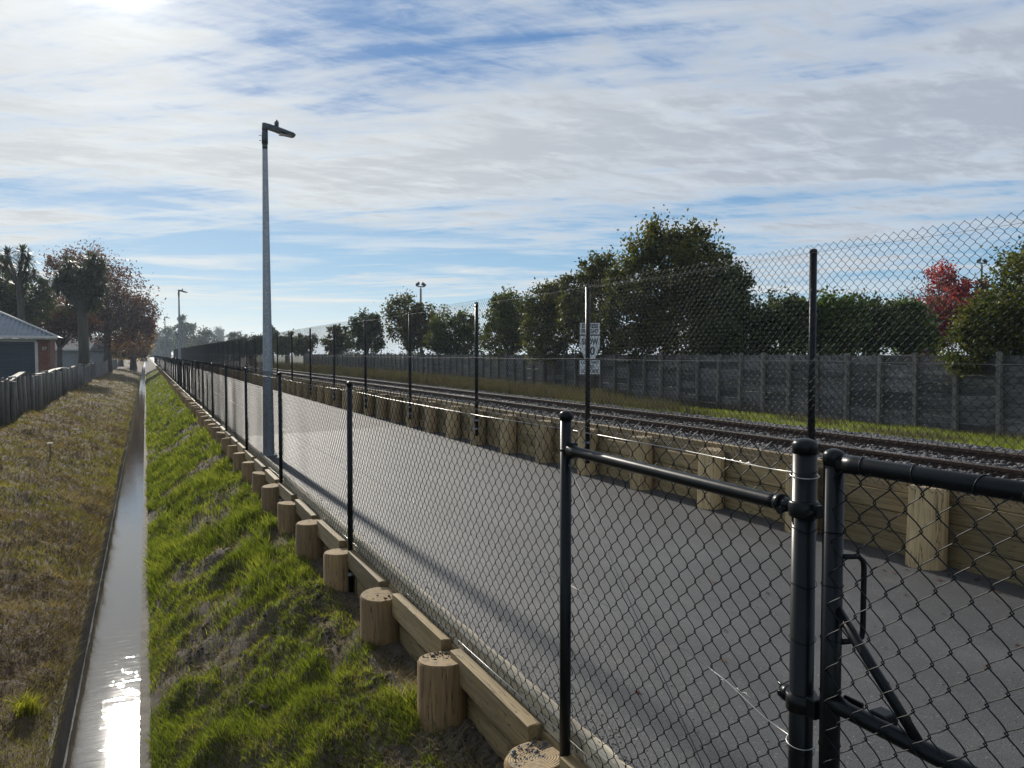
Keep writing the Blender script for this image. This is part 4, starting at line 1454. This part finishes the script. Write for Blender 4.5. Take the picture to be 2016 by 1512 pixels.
tree(1072, 31, 'upright olive tree left of the speed board', 'olive', [(0, 610, 42, 48), (6, 660, 48, 48), (20, 585, 22, 25)], 7000, 6.5, 70)
tree(1000, 36, 'rounded olive tree behind the third tall fence post', 'hedge', [(0, 620, 40, 42), (-10, 665, 40, 40), (20, 655, 34, 45)], 6000, 6, 60)
tree(892, 43, 'pale olive tree with an open twiggy middle', 'hedge', [(0, 640, 44, 32), (-28, 665, 28, 36), (34, 660, 26, 42), (0, 672, 44, 26)], 4300, 5.5, 55, nl=26)
tree(806, 50, 'round topped olive tree in front of the left floodlight mast', 'olive', [(-6, 618, 38, 38), (0, 655, 50, 38), (34, 640, 30, 40)], 6000, 5.5, 60)
tree(722, 60, 'dark bushy tree, second left of the left floodlight mast', 'dark', [(0, 640, 28, 28), (0, 668, 36, 28)], 3800, 5, 40)
tree(665, 69, 'small round olive tree by the sixth tall fence post', 'olive', [(0, 658, 22, 20), (0, 676, 28, 20)], 2600, 5, 32)
tree(602, 84, 'low rounded tree, right one of the pair beside the nearest light pole', 'olive', [(0, 672, 24, 18), (-4, 684, 26, 16)], 2200, 4.5, 30)
tree(566, 95, 'low rounded tree, left one of the pair beside the nearest light pole', 'hedge', [(0, 672, 22, 18), (0, 684, 24, 16)], 2000, 4.5, 30)
tree(535, 112, 'dark tree directly behind the nearest light pole', 'dark', [(0, 662, 14, 20), (0, 680, 20, 18)], 1800, 4, 25)
tree(495, 128, 'long pale green hedge above the tall fence left of the light pole', 'hedge', [(-44, 692, 26, 16), (-15, 686, 30, 18), (15, 680, 30, 20), (38, 676, 18, 20)], 5000, 4, 90, name='hedge', cat='hedge', fork=.3)
tree(465, 190, 'dark low tree showing above the pale hedge', 'dark', [(-8, 664, 16, 9), (6, 666, 20, 11), (-4, 680, 24, 12)], 2200, 3.2, 34)
tree(404, 205, 'rounded grey green bush between the second light pole and the hedge', 'grey', [(0, 664, 24, 18), (4, 684, 32, 18), (-14, 680, 20, 18)], 3600, 3.2, 44)
tree(362, 240, 'tall dark gum tree behind the second light pole', 'dark', [(0, 636, 13, 13), (10, 648, 16, 13), (-14, 655, 13, 14), (2, 676, 22, 22)], 3800, 3.4, 44, nl=14)
tree(332, 260, 'hazy dark tree between the second and third light poles', 'grey', [(0, 668, 13, 26), (-4, 686, 14, 18)], 2200, 3.2, 34)
for i, px in enumerate((430, 437)):
    tree(px, 420 + 10 * i, ('left' if i == 0 else 'right') + ' one of two thin far poplars above the hedge', 'grey', [(0, 662, 2.6, 17)], 500, 2.6, 30, name='poplar', nl=3, group='far poplars', spread=.3)
for i, (px, yt, dd, lab) in enumerate(((303, 640, 330, 'tall hazy poplar beside the golden leaves'), (312, 655, 300, 'shorter hazy poplar beside the fourth light pole'), (322, 664, 280, 'low hazy tree beside the third light pole'))):
    tree(px, dd, lab, 'grey', [(0, (yt + 700) / 2, 6, (700 - yt) / 2)], 1300, 3, 44, name='poplar', nl=4, spread=.3)
tree(383, 170, 'dark low shrub at the foot of the second light pole', 'grey', [(0, 688, 22, 13)], 1200, 3.6, 22, name='shrub', cat='shrub')

# left side
tree(212, 80, 'large rust leaved tree leaning over the canal', 'rust', [(-28, 545, 62, 52), (30, 580, 50, 52), (62, 610, 34, 44), (-80, 530, 34, 38), (-40, 620, 80, 50), (30, 650, 60, 40), (66, 650, 26, 34)], 14000, 4.6, 260, nl=70, spread=.17, zg=-.5, shell=.6, trunk=7)
tree(118, 66, 'brown leaved bush behind the garage roof', 'rust', [(0, 620, 50, 44), (30, 640, 50, 30), (-40, 640, 40, 34)], 5200, 5, 70, zg=-.5)
tree(262, 100, 'golden leaved tree low over the canal mouth', 'gold', [(0, 668, 40, 34), (24, 650, 20, 30), (-26, 682, 24, 18), (10, 690, 26, 16), (-30, 694, 20, 12)], 5200, 4.4, 70, zg=-.5, nl=24)
tree(20, 58, 'dark evergreen mass at the left edge under the cabbage trees', 'dark', [(0, 590, 50, 55), (50, 600, 40, 40), (-30, 560, 40, 60), (70, 570, 26, 26)], 8000, 5.5, 90, zg=-.5, nl=16)


tree(238, 118, 'dark bush at the end of the paling fence under the golden tree', 'dark', [(0, 694, 22, 12), (-18, 690, 14, 14)], 1800, 4, 30, zg=-.5, name='shrub', cat='shrub')
tree(264, 108, 'dark leafy shrub on the bank at the mouth of the canal', 'dark', [(-6, 696, 22, 9), (6, 692, 12, 9)], 1800, 4, 30, zg=-.6, name='shrub', cat='shrub')
tree(302, 330, 'grey hazy bushes closing the end of the path', 'grey', [(0, 690, 12, 9), (-8, 686, 8, 12)], 1200, 3, 26, zg=-.2, name='shrub', cat='shrub')
tree(284, 215, 'low bushes where the canal disappears', 'grey', [(-12, 690, 14, 12), (4, 688, 12, 14)], 1500, 3, 26, zg=-.5, name='shrub', cat='shrub')


# low growth filling the gaps between the trunks just behind the board fence
bl = []
for i in range(70):
    yy = 9 + i * .95
    bl.append((16.3 + random.uniform(-.3, .4), yy, .72 + random.uniform(-.1, .1), .55, .65, .75))
o, _ = crown('undergrowth', None, bl, 26000, .13, LEAF['dark'], 520, 77, .7, .22)
o['kind'] = 'stuff'


def cabbage_tree(px, D, label, heads, trunks, zg=-.5, bl=.95, nb=90, seed=1):
    x, y = place(px, D); k_ = D / 1500
    L = thing('cabbage_tree', label, 'tree', (x, y, zg), R(-YAW))
    g = np.random.default_rng(seed)
    V = []; Fc = []; cs = []
    for (dx, py, rr) in heads:
        c = np.array([dx * k_, g.uniform(-.5, .5) * rr * k_, zat(py, D) - zg]); cs.append(c)
        n_ = nb
        d = g.normal(size=(n_, 3)); d[:, 2] = d[:, 2] * .75 + .25
        d /= np.linalg.norm(d, axis=1, keepdims=True)
        ln = rr * k_ * g.uniform(.75, 1.15, n_)
        s_ = np.cross(d, [0, 0, 1.0]); s_ /= np.linalg.norm(s_, axis=1, keepdims=True) + 1e-9
        w_ = .0225 * ln[:, None] + .012
        mid = c + d * ln[:, None] * .6
        tip = c + d * ln[:, None] - np.array([0, 0, 1.0]) * (ln[:, None] * .22)
        v = np.stack([c + s_ * w_ * .4, c - s_ * w_ * .4, mid - s_ * w_, mid + s_ * w_, tip], 1)
        b0 = len(V) * 5 if False else sum(len(q) for q in V)
        V.append(v.reshape(-1, 3))
        i = np.arange(n_)[:, None, None] * 5 + b0
        Fc.append((np.array([(0, 1, 2), (0, 2, 3), (3, 2, 4)])[None] + i).reshape(-1, 3))
    link('crown', np_mesh('crown', np.concatenate(V), np.concatenate(Fc)), L, mat=LEAF['cord'])
    b = MB()
    for (bx, fx, fy, r_) in trunks:
        top = Vector((fx * k_, 0, zat(fy, D) - zg))
        b.tube([(bx * k_, 0, -.2), ((bx * .6 + fx * .4) * k_, .05, top.z * .5), tuple(top)], [r_ * k_ * 1.15, r_ * k_, r_ * k_ * .9], 8)
        for c in cs:
            if abs(c[0] - top.x) < 62 * k_:
                b.tube([top * .98, (top + Vector(c)) * .5 + Vector((0, 0, -.05)), tuple(c)], [r_ * k_ * .6, r_ * k_ * .4, r_ * k_ * .35], 5, False)
    b.build('trunk', M_BARK, L)


heads = []
g_ = random.Random(4)
for i in range(46):
    a = g_.uniform(0, math.pi); q = g_.random() ** .5
    heads.append((2 + 52 * q * math.cos(a) * 1.05, 572 - 66 * q * math.sin(a) + g_.uniform(-6, 6), g_.uniform(19, 27)))
for i in range(14):
    heads.append((g_.uniform(-26, 34), g_.uniform(560, 612), 22))
cabbage_tree(162, 56, 'mushroom shaped cabbage tree with a thick dark trunk', heads, [(4, 2, 612, 9.5)], nb=110)
cabbage_tree(38, 52, 'spiky headed cabbage tree above the garage roof at the left', [(-14, 505, 26), (6, 497, 25), (24, 516, 24), (-2, 530, 28), (18, 545, 24), (-28, 525, 24), (30, 540, 18), (-10, 560, 24), (8, 575, 22)], [(8, 4, 560, 6)], nb=150, seed=2)
cabbage_tree(-14, 54, 'cabbage tree cut off by the left edge of the photo', [(0, 500, 30), (14, 520, 26), (-20, 520, 26), (6, 545, 26)], [(0, 0, 560, 6)], nb=130, seed=5)
# ------------------------------------------------------------------ small things
D = 78
x, y = place(498, D)
k_ = D / 1500
yb = thing('plant_crate', 'rounded yellow brown container beyond the rails behind the nearest light pole', 'container', (x, y, 0.0), R(-25))
MB().box(-6 * k_, 6 * k_, -.3, .3, .08, .85, bev=.09).build('body', mat_plain('yellow_plastic', (0.32, 0.19, 0.04), .55), yb)
MB().box(-6.4 * k_, 6.4 * k_, -.33, .33, .84, .93, bev=.03).build('lid', mat_plain('brown_plastic', (0.16, 0.08, 0.03), .6), yb)
M_CONE = mat_plain('faded_orange', (0.40, 0.09, 0.06), .6)
for px, lab in ((484, 'small orange cone left of the yellow brown container'), (505, 'small orange cone right of the yellow brown container')):
    x, y = place(px, D - 1)
    c = thing('traffic_cone', lab, 'traffic cone', (x, y, 0.03), 0, 'cones by the container')
    b = MB(); b.box(-.17, .17, -.17, .17, 0, .03, bev=.01); b.build('base', M_CONE, c)
    b = MB(); b.tube([(0, 0, .03), (0, 0, .45), (0, 0, .62)], [.13, .055, .03], 12); b.build('body', M_CONE, c)

# grit and fallen leaves along the path edges
n = 5200
Y = sample_y(n, 0.8, 26, 1.3)
X = np.where(rng.random(n) < .5, 1.46 + np.abs(rng.normal(0, .06, n)), 4.76 - np.abs(rng.normal(0, .10, n)))
k = rng.random(n) < .12
X[k] = rng.uniform(1.5, 4.7, k.sum())
stones('path_grit', np.stack([X, Y, np.full(n, 0.001)], -1), rng.uniform(0.0015, 0.0045, n), M_BALLAST)
n = 260
Y = sample_y(n, 1.0, 30, 1.2); X = np.where(rng.random(n) < .6, rng.uniform(4.3, 4.74, n), rng.uniform(1.5, 4.7, n))
a = rng.uniform(0, 6.28, n); q = rng.uniform(.010, .022, n)
c_, s__ = np.cos(a) * q, np.sin(a) * q
z0_ = np.full(n, .004)
V = np.stack([np.stack([X - c_, Y - s__, z0_], -1), np.stack([X + s__ * .5, Y - c_ * .5, z0_ + q * .3], -1), np.stack([X + c_, Y + s__, z0_ + .002], -1), np.stack([X - s__ * .5, Y + c_ * .5, z0_ + q * .2], -1)], 1).reshape(-1, 3)
link('leaf_litter', np_mesh('leaf_litter', V, np.arange(n * 4).reshape(-1, 4)), mat=LEAF['rust'], kind='stuff')

# stakes on the left bank
for px, D, h, lab in ((95, 15.6, .36, 'thin dark stake with a pale top on the left bank'),):
    x, y = place(px, D)
    z = float(zl(np.array(x), np.array(y)))
    s_ = thing('survey_stake', lab, 'stake', (x, y, z))
    MB().box(-.012, .012, -.012, .012, -.1, h, jit=.002).build('peg', M_GREYW, s_)
    MB().box(-.05, .05, -.015, .015, h + .002, h + .02).build('cross_piece', M_TRIM, s_)


# drain outlets and a green tussock
def tussock(px, py_D, n, h, mat, label, name='grass_tuft'):
    x, y = place(px, py_D)
    z = float(zl(np.array(x), np.array(y))) if x < -.5 else float(zr(np.array(x), np.array(y)))
    L = thing(name, label, 'grass tuft', (x, y, z))
    P = np.stack([rng.normal(0, h * .22, n), rng.normal(0, h * .22, n), np.zeros(n) - .01], -1)
    o = blades('blades', P, h, h * .05, mat, .9, kind=None, parent=L)


tussock(36, 5.2, 160, .15, mat_leaf('yellow_tuft', ((0.14, 0.15, 0.02), (0.24, 0.24, 0.04), (0.34, 0.32, 0.07)), .5, .4), 'bright yellow green grass tuft on the brown left bank')

# ------------------------------------------------------------------ air
hz = MB(); hz.box(-1500, 1500, -30, 2600, -2.8, 21)
m = bpy.data.materials.new('haze'); m.use_nodes = True
T = NT(m.node_tree); out = T.n('ShaderNodeOutputMaterial'); pv = T.n('ShaderNodeVolumePrincipled')
pv.inputs['Color'].default_value = (0.72, 0.84, 1.0, 1); pv.inputs['Density'].default_value = 0.00038; pv.inputs['Anisotropy'].default_value = 0.35
T.l(pv, 0, out, 'Volume')
hz.build('haze', m, kind='stuff')
